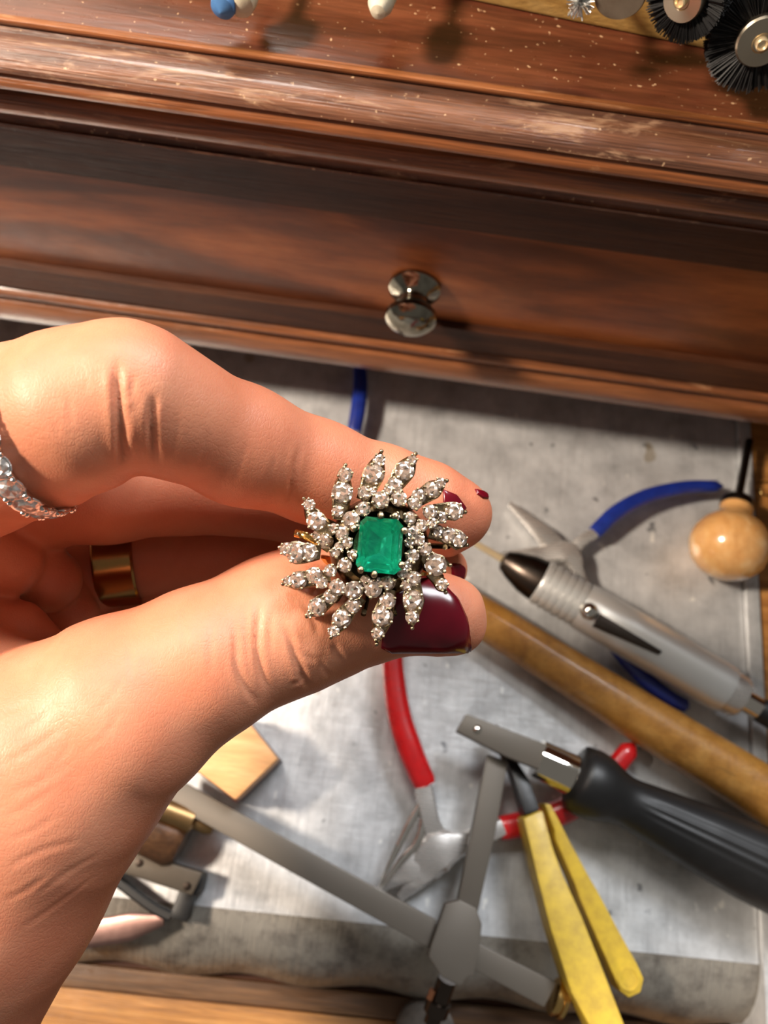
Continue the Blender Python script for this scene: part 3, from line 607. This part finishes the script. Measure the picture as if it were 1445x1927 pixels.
# ================================================================ RINGS WORN ON THE HAND
def hoop(cx, cy, dmm, axis_px, axd, R): 
    c = D(cx, cy, dmm); a = CR*axis_px[0]-CU*axis_px[1]+CF*axd; a /= np.linalg.norm(a); e1 = np.cross(a, CF); e1 /= np.linalg.norm(e1); e2 = np.cross(a, e1); return c, a, e1, e2
q1, q3 = hit(-24, 790)[0], hit(76, 950)[0]; R = .0097                     # two points of the finger the band passes over
a = CR*.84-CU*(-.50)-CF*.36; cdv = (q3-q1); L = np.linalg.norm(cdv); cdv /= L; a -= cdv*(a@cdv); a /= np.linalg.norm(a)
pin = np.cross(a, cdv); pin = pin*np.sign(pin@CF); c = (q1+q3)/2+pin*math.sqrt(R*R-L*L/4); e1 = pin; e2 = np.cross(a, e1)
db = thing('diamond_band', 'white gold eternity band of round diamonds worn at the forefinger base', 'ring', c)
n = 72; MB().tube([c+(e1*math.cos(2*math.pi*k/n)+e2*math.sin(2*math.pi*k/n))*R for k in range(n)], .0013, .0007, n=10, up=a, closed=True).build('band', 'whitegold', db)
ns = 20; cl = MB()
for k in range(ns):
    an = 2*math.pi*(k+.45)/ns; rd = e1*math.cos(an)+e2*math.sin(an); stone(db, c+rd*(R+.0010), rd, .00185, BRW)
    tg = -e1*math.sin(an)+e2*math.cos(an)
    cl.lathe(c+rd*(R+.0002), rd, [(0, .0009), (.0005, .0016), (.0010, .0019), (.0010, .0017), (.0004, .0008)], 16)
    for s1 in (-1, 1):
        for s2 in (-1, 1): cl.sphere(c+rd*(R+.00125)+tg*s1*.00135+a*s2*.00135, .0004, 5)
cl.build('claw', 'whitegold', db)
c, a, e1, e2 = hoop(226, 1056, 146.8, (1., -.10), .16, 0); R = 72*147/FPX*1e-3+.0008
gb = thing('gold_band', 'plain yellow gold band on the shaded ring finger inside the hand', 'ring', c)
n = 64; mbg = MB(); n2 = 6
mbg.tube([c+(e1*math.cos(2*math.pi*k/n)+e2*math.sin(2*math.pi*k/n))*R for k in range(n)], .0022, .0006, n=12, up=a, closed=True)
mbg.v = []; mbg.f = []
prof = [(-.0036, 0), (-.0036, .0006), (-.0032, .0009), (.0032, .0009), (.0036, .0006), (.0036, 0)]
for k in range(n):
    rd = e1*math.cos(2*math.pi*k/n)+e2*math.sin(2*math.pi*k/n)
    for t, h in prof: mbg.v.append(tuple(c+a*t+rd*(R-.0003+h)))
for k in range(n):
    for q in range(len(prof)): mbg.f.append((k*6+q, k*6+(q+1) % 6, ((k+1) % n)*6+(q+1) % 6, ((k+1) % n)*6+q))
mbg.build('band', 'shaded_gold', gb)

# ================================================================ TOOLS ON THE BENCH
def grip(name, pts, w0, mat, parent, z, wid=None, thick=.8, n=12, power=2.4):
    P = smooth_path([G(x, y, zz) for x, y, zz in pts], 7); m = len(P); W = lerp(wid, m)*w0; W = W.copy(); W[0] *= .9; W[-1] *= .55
    P = np.vstack([P, P[-1]+(P[-1]-P[-2])*.5]); W = np.append(W, W[-1]*.4)
    return MB().tube(P, W, W*thick, n=n, power=power).build(name, mat, parent)
def pliers(label, group, piv, z, halves, grip_mat, wgrip, jaw_w, name='pliers', long=1.):
    """halves: (jaw tip, [tang path], [grip path]) in photograph pixels"""
    t = thing(name, label, 'pliers', G(piv[0], piv[1], 0), group)
    pv = G(piv[0], piv[1], z)
    for i, (tip, tang, gr) in enumerate(halves):
        dz = (-.0016, .0016)[i]; tp_ = G(tip[0], tip[1], max(z-.001, .003)); mid = pv*.62+tp_*.38
        P = [tp_, mid*.5+tp_*.5, mid, pv+np.array([0, 0, dz])]+[G(x, y, zz) for x, y, zz in tang]; P = smooth_path(P, 6); m = len(P)
        k = 18; W = np.concatenate([np.interp(np.linspace(0, 1, k+1), [0, .4, .72, 1], [.22, .62, 1., 1.25])*jaw_w, np.interp(np.linspace(0, 1, m-k-1), [0, .3, 1], [1.1, .62, .55])*jaw_w])
        H = np.interp(np.linspace(0, 1, m), [0, .3, .6, 1], [.35, .8, .8, .6])*jaw_w
        MB().tube(P, W, np.minimum(H, z*.9), n=10, power=3.2).build('jaw', 'steel', t)
        grip('grip', gr, wgrip, grip_mat, t, z, [1.0, 1.06, 1.0, .9, .8])
    MB().lathe(pv+np.array([0, 0, jaw_w*.5]), (0, 0, 1), [(0, jaw_w*.66), (.0012, jaw_w*.66), (.0018, jaw_w*.5), (.0019, 0)], 20).build('rivet', 'edgesteel', t)
    return t
pliers('blue-handled nose pliers lying open behind the silver handpiece', 'blue-handled pliers', (1066, 1046), .005,
    [((958, 948), [(1092, 1020, .006), (1128, 998, .007)], [(1118, 1004, .007), (1160, 965, .008), (1215, 935, .008), (1285, 918, .008), (1355, 915, .007)]),
     ((944, 1044), [(1092, 1092, .006), (1130, 1160, .006)], [(1128, 1158, .006), (1165, 1222, .006), (1210, 1275, .006), (1258, 1312, .006), (1294, 1330, .005)])], 'blue', .0027, .0034)
pliers('blue-handled pliers poking out from under the chest behind the forefinger', 'blue-handled pliers', (640, 905), .005,
    [((600, 1010), [(655, 860, .006), (668, 812, .007)], [(666, 816, .007), (674, 770, .008), (678, 725, .008), (676, 690, .008), (668, 655, .007)]),
     ((575, 1000), [(600, 868, .006), (560, 845, .006)], [(565, 848, .006), (520, 830, .006), (470, 822, .006), (430, 820, .006), (390, 824, .006)])], 'blue', .0026, .0034)
pliers('red-handled pliers lying under the saw frame', None, (822, 1600), .006,
    [((716, 1672), [(806, 1540, .008), (796, 1480, .009)], [(800, 1478, .009), (775, 1420, .010), (752, 1350, .010), (741, 1280, .010), (738, 1215, .010), (742, 1150, .009)]),
     ((752, 1690), [(890, 1580, .006), (945, 1556, .006)], [(938, 1560, .006), (1020, 1542, .006), (1085, 1512, .007), (1140, 1462, .007), (1190, 1404, .007)])], 'red', .0036, .0050)
# tweezers under the pliers' jaws
tw = thing('tweezers', 'thin steel tweezers lying beside the red-handled pliers', 'tweezers', G(750, 1600, 0))
for pts in ([(712, 1672), (742, 1608), (770, 1552), (792, 1512)], [(716, 1674), (752, 1622), (788, 1580), (800, 1515)]):
    P = smooth_path(gp(pts, .010), 6); MB().tube(P, lerp([.0004, .0009, .0012, .0010], len(P)), .0007, n=8, power=4).build('arm', 'edgesteel', tw)

# wooden tool handle (dowel)
dw = thing('wooden_rod', 'long honey-coloured round wooden tool handle lying diagonally on the metal bench', 'tool handle', G(1200, 1330, 0))
P = smooth_path([G(800, 1098, .008), G(905, 1160, .008), G(1050, 1252, .008), G(1250, 1378, .009), G(1445, 1498, .009), G(1620, 1606, .009)], 8); m = len(P)
MB().tube(P, lerp([.0064, .0066, .0070, .0080, .0084, .0080], m), n=24).build('shaft', 'dowel', dw)

# silver handpiece
hp = thing('graver_handpiece', 'silver engraving handpiece with dark collet, brass needle and ball switch', 'handpiece', G(1150, 1180, 0))
zA, zB = .013, .013
p0 = G(945, 1052, zA); p1 = G(1400, 1318, zB); axh = p1-p0; Lh = np.linalg.norm(axh); axh /= Lh
px = Lh/math.hypot(455, 266)                 # metres per photograph pixel along it
MB().tube([G(893, 1022, zA-.001), p0], [.0009, .0011], n=10, power=4).build('needle', 'palebrass', hp)
MB().lathe(p0, axh, [(0, 12*px), (4*px, 20*px), (22*px, 29*px), (55*px, 40*px), (86*px, 44*px)], 28).build('collet', 'darkmetal', hp)
prof = [(84*px, 44*px), (86*px, 46*px)]
for k in range(6): s0 = 88+k*15; prof += [(s0*px, 46.5*px), ((s0+9)*px, 47*px), ((s0+11)*px, 44.5*px), ((s0+14)*px, 44.5*px)]
prof += [(180*px, 48*px), (300*px, 48.5*px), (470*px, 48*px), (488*px, 46*px)]
MB().lathe(p0, axh, prof, 40).build('body', 'alu', hp, angle=50)
MB().lathe(p0, axh, [(488*px, 40*px), (490*px, 42*px), (512*px, 42*px), (520*px, 38*px), (522*px, 22*px)], 32).build('end_cap', 'steel', hp)
MB().lathe(p0, axh, [(521*px, 21*px), (560*px, 21*px), (760*px, 21*px)], 24).build('hose', 'chrome', hp)
MB().lathe(p0+axh*.0001, axh, [(556*px, 22*px), (562*px, 24*px), (900*px, 24*px)], 24).build('tail_tube', 'blackrubber', hp)
bp = G(1108, 1150, zA+48*px*.93); MB().sphere(bp, 17*px, 10).build('ball_switch', 'chrome', hp)
sh = [G(1104, 1166, 0)*0+q for q in (G(1118, 1176, zA+47*px), G(1128, 1154, zA+48.5*px), G(1246, 1226, zA+46.5*px), G(1240, 1232, zA+45.5*px))]
MB().prism([q+np.array([0, 0, .0004]) for q in sh], (0, 0, -.003)).build('switch_lever', 'darkmetal', hp, bevel=.0003)

# wooden ball-handled graver
bg = thing('mushroom_graver', 'graver with polished round wooden handle lying at the bench edge under the chest', 'graver', G(1370, 1040, 0))
bz = .014; b0 = G(1372, 1026, bz); bd = G(1396, 900, bz-.003)-b0; bd /= np.linalg.norm(bd)
k = PXM(1, bz); MB().lathe(b0-bd*66*k, bd, [(0, 0), (3*k, 24*k), (14*k, 48*k), (32*k, 65*k), (58*k, 73*k), (80*k, 72*k), (104*k, 60*k), (122*k, 42*k), (132*k, 33*k), (142*k, 30*k), (150*k, 31*k), (158*k, 30*k), (160*k, 0)], 40).build('handle', 'ball', bg)
MB().lathe(b0+bd*92*k, bd, [(-6*k, 30*k), (0, 32*k), (12*k, 30*k), (20*k, 22*k), (24*k, 14*k), (25*k, 0)], 24).build('ferrule', 'darkmetal', bg)
MB().tube([b0+bd*100*k, b0+bd*.045], [.0013, .0012], n=8, power=4).build('blade', 'darkmetal', bg)

# saw frame
sf = thing('saw_frame', 'adjustable grey steel jeweller\'s saw frame with black handle lying across the pliers', 'saw frame', G(900, 1650, 0))
def bar(name, poly, z, th, mat='framesteel', label=None):
    return MB().prism(gp(poly, z), (0, 0, -th)).build(name, mat, sf, bevel=.0004, label=label)
bar('neck_bar', [(878, 1343), (1030, 1401), (1014, 1448), (953, 1424), (859, 1376)], .021, .0034)
bar('front_arm', [(917, 1420), (956, 1432), (934, 1560), (899, 1718), (861, 1698)], .0165, .0034)
bar('spine', [(300, 1446), (348, 1473), (600, 1612), (822, 1732), (810, 1786), (545, 1640), (383, 1549), (290, 1496)], .0165, .0030)
bar('slide_plate', [(838, 1702), (866, 1694), (896, 1709), (907, 1740), (902, 1790), (892, 1836), (880, 1838), (866, 1856), (831, 1838), (806, 1800), (812, 1777)], .0200, .0042)
bar('spine', [(893, 1772), (1048, 1850), (1024, 1896), (886, 1822)], .0165, .0030)
MB().lathe(G(898, 1373, .0208), (0, 0, 1), [(0, 7*PXM(1, .02)), (.0005, 7*PXM(1, .02)), (.0008, 4*PXM(1, .02)), (.0009, 0)], 16).build('rivet', 'chrome', sf)
tb = G(1040, 1873, .0145); td = np.array(G(1060, 1883, .0145))-tb; td /= np.linalg.norm(td)
MB().lathe(tb, td, [(0, .0030), (.0002, .0046), (.0012, .0046), (.0014, .0040), (.0022, .0040), (.0024, .0046), (.0034, .0046), (.0037, .0036), (.0038, 0)], 30).build('thumb_screw', 'brass', sf)
tb = G(842, 1842, .012); td = np.array(G(812, 1925, .008))-tb; td /= np.linalg.norm(td)
MB().lathe(tb, td, [(0, .0026), (.006, .0026), (.0062, .0034), (.0095, .0034), (.0098, .0022), (.0125, .0022)], 20).build('clamp_screw', 'darkmetal', sf)
MB().tube([G(815, 1862, .012), G(808, 1880, .0115)], .0009, n=8, power=4).build('copper_glint', 'copper', sf)  # copper sliver added as a glint on the clamp screw
k = PXM(1, .014); f0 = G(1010, 1426, .016); f1 = G(1460, 1646, .013); fa = f1-f0; fa /= np.linalg.norm(fa)
MB().lathe(f0, fa, [(0, 22*k), (.5*k, 31*k), (6*k, 32*k), (62*k, 34*k), (70*k, 34*k)], 32).build('ferrule', 'chrome', sf)
hprof = [(64, 36), (66, 48), (74, 55), (96, 58), (118, 55), (140, 46), (158, 41), (180, 42), (230, 48), (300, 56), (380, 62), (460, 63), (540, 58), (620, 50), (640, 30), (645, 0)]
hm = MB().lathe(f0, fa, [(a_*k, r_*k) for a_, r_ in hprof], 48)
# finger grooves along the handle
f_a = np.cross(fa, (0, 0, 1.)); f_a /= np.linalg.norm(f_a); f_b = np.cross(fa, f_a); nv = []
hv = np.array(hm.v); tt = (hv-f0)@fa; rel = hv-f0-tt[:, None]*fa; an = np.arctan2(rel@f_b, rel@f_a)
grv = np.clip((tt/k-170)/40, 0, 1)*np.exp(-((np.abs((an-.35+math.pi) % (2*math.pi/9)-math.pi/9))/.16)**2)
up_dir = np.array([0, 0, 1.])
hm2 = MB()
prof2 = []
for a_ in np.linspace(64, 645, 60): prof2.append((a_*k, np.interp(a_, [q[0] for q in hprof], [q[1] for q in hprof])*k))
hm2.lathe(f0, fa, prof2, 96); hv = np.array(hm2.v); tt = (hv-f0)@fa; rel = hv-f0-tt[:, None]*fa; rr = np.linalg.norm(rel, axis=1)+1e-9; a1_ = rel@np.cross(fa, f_a)/rr
an = np.arctan2(rel@f_b, rel@f_a)
topan = math.atan2((up_dir@f_b), (up_dir@f_a)); dlt = (an-topan+math.pi) % (2*math.pi)-math.pi
gr = sum(np.exp(-((dlt-c_)/.045)**2) for c_ in (-.28, -.02, .24))*np.clip((tt/k-175)/35, 0, 1)
hm2.v = [tuple(v-r_/q_*g_*2.6*k) for v, r_, q_, g_ in zip(hv, rel, rr, gr)]
hm2.build('handle', 'black', sf, angle=60)

# yellow-handled cutters
yl = thing('yellow_handled_cutters', 'yellow-handled cutters with black jaws lying beside the saw frame', 'cutters', G(1060, 1700, 0))
def flat(name, left, right, z0, z1, th, mat, bev=.0012):
    n = len(left); V = []; Fc = []
    for i in range(n):
        z = z0+(z1-z0)*i/(n-1); a_, b_ = G(*left[i], z), G(*right[i], z); V += [a_, b_, b_-np.array([0, 0, th]), a_-np.array([0, 0, th])]
    for i in range(n-1):
        for q in range(4): Fc.append((i*4+q, i*4+(q+1) % 4, i*4+4+(q+1) % 4, i*4+4+q))
    Fc += [(0, 1, 2, 3), tuple(4*(n-1)+q for q in (3, 2, 1, 0))]
    return MB().add(V, Fc).build(name, mat, yl, bevel=bev, angle=30)
flat('handle', [(984, 1540), (1000, 1605), (1010, 1650), (1036, 1750), (1075, 1870), (1108, 1930), (1140, 2010)], [(1022, 1523), (1042, 1596), (1060, 1645), (1095, 1722), (1138, 1830), (1175, 1925), (1205, 2010)], .018, .026, .010, 'yellow')
flat('handle', [(1024, 1511), (1043, 1562), (1045, 1580), (1082, 1665), (1090, 1690), (1125, 1770), (1156, 1840), (1168, 1866), (1184, 1879)], [(1037, 1514), (1056, 1550), (1072, 1582), (1112, 1655), (1124, 1675), (1164, 1750), (1200, 1815), (1212, 1842), (1206, 1868)], .016, .014, .009, 'yellow', .0007)
flat('spacer', [(1026, 1530), (1050, 1600), (1080, 1660)], [(1040, 1525), (1062, 1590), (1092, 1660)], .012, .012, .006, 'blackrubber', .0003)
flat('neck', [(950, 1424), (965, 1460), (988, 1535)], [(966, 1418), (998, 1470), (1018, 1525)], .013, .017, .007, 'black', .001)
MB().lathe(G(1182, 1842, .0142), (0, 0, 1), [(0, 18*k), (.0004, 17*k), (.0004, 14*k), (.0002, 13*k), (.0002, 0)], 24).build('boss', 'yellow', yl)
jw = MB(); jw.tube(smooth_path([G(962, 1424, .012), G(948, 1395, .011), G(930, 1372, .009)], 5), lerp([.0030, .0032, .0014], 11), .0022, n=10, power=3); jw.build('jaw', 'darkmetal', yl)

# beech block
bl = thing('wooden_block', 'small pale beech block with dark red underside beside the hand', 'wood block', G(450, 1440, 0))
top = [(420, 1330), (474, 1365), (523, 1428), (443, 1506), (368, 1452), (330, 1402)]
MB().prism(gp([(404, 1340), (458, 1346), (523, 1428), (443, 1506), (352, 1438)], .023), (0, 0, -.0105)).build('upper_block', 'block', bl, bevel=.0008)
MB().prism(gp([(404, 1340), (460, 1346), (527, 1429), (444, 1511), (352, 1438)], .0124), (0, 0, -.0124)).build('base', 'blockdark', bl, bevel=.0004)  # lower half of the block, dark red
# brown handled tool under the hand
bh = thing('brown_handled_tool', 'dark brown wooden tool handle end with copper cap below the hand', 'tool handle', G(310, 1570, 0))
p0 = G(180, 1500, .009); p1 = G(345, 1588, .0085); av = p1-p0; Lb = np.linalg.norm(av); av /= Lb
MB().lathe(p0, av, [(0, .0070), (Lb*.6, .0078), (Lb*.92, .0076), (Lb, .0060), (Lb+.0005, 0)], 28).build('handle', 'brownwood', bh)
c1 = G(320, 1528, .0150); c2 = G(366, 1546, .0135); cv = c2-c1; MB().lathe(c1-cv*.8, cv, [(0, .0032), (.010, .0036), (.0125, .0036), (.0135, .0020), (.017, .0022), (.0188, .0016), (.019, 0)], 20).build('pin', 'oldbrass', bh)
# grey clamp
gc = thing('hand_clamp', 'grey steel clamp bar with black jaw at the bench front beside the hand', 'clamp', G(300, 1660, 0))
MB().prism(gp([(180, 1575), (249, 1603), (381, 1642), (372, 1664), (361, 1686), (232, 1644), (170, 1620)], .010), (0, 0, -.005)).build('bar', 'darksteel', gc, bevel=.0008)
MB().prism(gp([(338, 1668), (366, 1678), (352, 1738), (318, 1730), (322, 1712)], .0075), (0, 0, -.007)).build('jaw', 'blackrubber', gc, bevel=.0012)
MB().prism(gp([(364, 1648), (384, 1644), (378, 1682), (360, 1690)], .0085), (0, 0, -.008)).build('jaw_end', 'blackrubber', gc, bevel=.0008)
MB().tube(smooth_path(gp([(160, 1608), (230, 1664), (290, 1708), (322, 1724)], .006), 6), .0015, .0013, n=8, power=3).build('arm', 'blackrubber', gc)
for q in ((262, 1624), (352, 1668)): MB().lathe(G(*q, .010), (0, 0, 1), [(0, .0011), (.0004, .001), (.0005, 0)], 14).build('rivet', 'darkmetal', gc)
ms = thing('metal_strip', 'shiny pinkish metal strip lying over the bench front fold', 'metal strip', G(240, 1745, 0))
P = smooth_path([G(120, 1766, .0015), G(180, 1755, .0035), (G(245, 1744, .0045)), G(308, 1730, .005)], 6); MB().tube(P, lerp([.0034, .0036, .0036, .0016], len(P)), .0008, n=14, power=3.4).build('strip', 'pinkmetal', ms)
# grey knurled wheel at the very bottom
kw = thing('abrasive_wheel', 'grey gritty abrasive wheel lying on the wooden front edge', 'abrasive wheel', G(800, 1925, -.018))
MB().lathe(G(798, 1938, -.0195), (0, 0, 1), [(0, .0080), (.0006, .0088), (.0052, .0088), (.0060, .0078), (.0060, 0)], 32).build('wheel', 'stone', kw)
# brass curl and crumbs at the right edge
cu = MB().tube(smooth_path(gp([(1426, 912), (1434, 906), (1448, 908), (1456, 920), (1448, 932), (1434, 930), (1430, 922)], .002), 6), .0004, n=8)
o = cu.build('brass_curl', 'brass'); tag(o, 'tiny curl of brass wire on the plank beside the round wooden graver handle', 'wire curl')

# ================================================================ BRUSHES AND POLISHERS ON THE CHEST
bA, bB = G(860, -2, ZT), G(1400, 110, ZT); bdr = (bB-bA)/np.linalg.norm(bB-bA); bnr = np.array([bdr[1], -bdr[0], 0.])   # towards the room
rk = thing('bit_rack', 'ochre wooden rack board standing on the chest behind the polishing brushes', 'rack', (bA+bB)/2)
rA = bA-bdr*.17; MB().prism([rA+np.array([0, 0, .0002]), rA-bnr*.02+np.array([0, 0, .0002]), rA-bnr*.02+np.array([0, 0, .045]), rA+np.array([0, 0, .045])], bdr*.34).build('board', 'gold', rk, bevel=.0008)
def on_axis(px_, py_, dist):                  # point seen at a place of the photograph, dist metres in front of the rack
    d = ray(px_, py_); o = bA+bnr*dist; t = ((o-CP)@bnr)/(d@bnr); return CP+d*t
def mandrel(mb_, c_, axis, L, r=.0011): mb_.tube([c_, c_-axis*L], r, n=10, up=CR)
def wheel(name, label, px_, py_, dist, tilt, Rr, hub, nb=1500):
    c_ = on_axis(px_, py_, dist); axis = bnr+np.array(tilt); axis /= np.linalg.norm(axis)
    t = thing(name, label, 'brush', c_); a_ = np.cross(axis, (0, 0, 1.)); a_ /= np.linalg.norm(a_); b_ = np.cross(axis, a_); mb_ = MB()
    for i in range(nb):
        th = RNG.uniform(0, 6.283); off = RNG.uniform(-1, 1); rd = a_*math.cos(th)+b_*math.sin(th); tg = -a_*math.sin(th)+b_*math.cos(th)
        r1 = Rr*RNG.uniform(.95, 1.01); q0 = c_+rd*hub*.8+axis*off*.0016; q1 = c_+rd*r1+axis*off*.0026+tg*RNG.normal(0, .0004); wv = .00011
        mb_.add([q0-tg*wv, q0+tg*wv, q0+axis*wv*1.5, q1-tg*wv, q1+tg*wv, q1+axis*wv*1.5], [(0, 1, 4, 3), (1, 2, 5, 4), (2, 0, 3, 5), (3, 4, 5)])
    mb_.lathe(c_-axis*.0014, axis, [(0, hub), (0, Rr*.94), (.0028, Rr*.94), (.0028, hub)], 40)
    mb_.build('bristles', 'bristle', t, kind='stuff')
    MB().lathe(c_-axis*.0034, axis, [(0, hub*.5), (.0002, hub), (.0062, hub), (.0066, hub*.93), (.0068, hub*.4), (.0066, hub*.34), (.0066, 0)], 36).build('hub', 'hub', t)
    MB().lathe(c_+axis*.0032, axis, [(0, hub*.26), (.0008, hub*.26), (.001, hub*.2), (.0006, hub*.14), (.0006, 0)], 20).build('screw', 'palebrass', t)
    s_ = MB(); s_.tube([c_-axis*.002, c_-axis*(dist/float(axis@bnr)-.0002)], .0012, n=10, up=CR); s_.build('mandrel', 'steel', t); return t
kp = float(np.linalg.norm((on_axis(1425, 68, .012)-CP)@CF))/FPX
wheel('wheel_brush', 'black bristle wheel brush with nickel hub, the larger one showing its whole hub', 1428, 66, .014, (.05, .06, .25), 94*kp, 44*kp)
wheel('wheel_brush', 'black bristle wheel brush, partly cut off, beside the brown-grey disc', 1300, -12, .013, (-.5, .1, .1), 74*kp, 38*kp)
c_ = on_axis(1168, -14, .010); t = thing('polishing_disc', 'flat brown-grey rubber polishing disc hanging before the ochre board', 'polishing disc', c_)
MB().lathe(c_-bnr*.001, bnr, [(0, 0), (0, 44*kp), (.0004, 48*kp), (.0016, 48*kp), (.002, 45*kp), (.002, 0)], 40).build('disc', 'rubberdisc', t); s_ = MB(); mandrel(s_, c_, bnr, .0098); s_.build('mandrel', 'steel', t)
c_ = on_axis(1092, 4, .014); t = thing('end_brush', 'small white wire brush tuft before the ochre board', 'brush', c_); s_ = MB(); mandrel(s_, c_-bnr*.002, bnr, .0118); s_.build('mandrel', 'steel', t); mb_ = MB()
for i in range(90):
    d_ = RNG.normal(0, 1, 3); d_ /= np.linalg.norm(d_); d_ = d_+bnr*.35; q0 = c_+d_*4*kp; q1 = c_+d_*27*kp*RNG.uniform(.75, 1.); mb_.tube([q0, q1], [.00022, .00012], n=4, up=(.3, .5, .8))
mb_.build('bristles', 'whitewire', t, kind='stuff')
c_ = on_axis(722, -12, .018); t = thing('felt_bob', 'cream felt polishing bob at the top edge above the chest', 'felt bob', c_)
MB().lathe(c_-bnr*.006, bnr, [(0, 10*kp), (.001, 24*kp), (.005, 28*kp), (.009, 24*kp), (.011, 14*kp), (.0115, 0)], 28).build('felt', 'felt', t); s_ = MB(); mandrel(s_, c_-bnr*.005, bnr, .0128); s_.build('mandrel', 'steel', t)
c_ = on_axis(446, -16, .022); t = thing('felt_bob', 'white felt bob stained with blue compound above the chest', 'felt bob', c_)
MB().lathe(c_+bdr*12*kp-bnr*.004, bnr, [(0, 10*kp), (.001, 28*kp), (.005, 31*kp), (.007, 28*kp), (.008, 12*kp), (.0082, 0)], 28).build('felt', 'felt', t)
MB().lathe(c_-bdr*14*kp-bnr*.002, bnr, [(0, 10*kp), (.001, 24*kp), (.005, 27*kp), (.007, 22*kp), (.0082, 0)], 28).build('compound', 'bluefelt', t, label='blue compound'); s_ = MB(); mandrel(s_, c_-bnr*.003, bnr, .0188); s_.build('mandrel', 'steel', t)
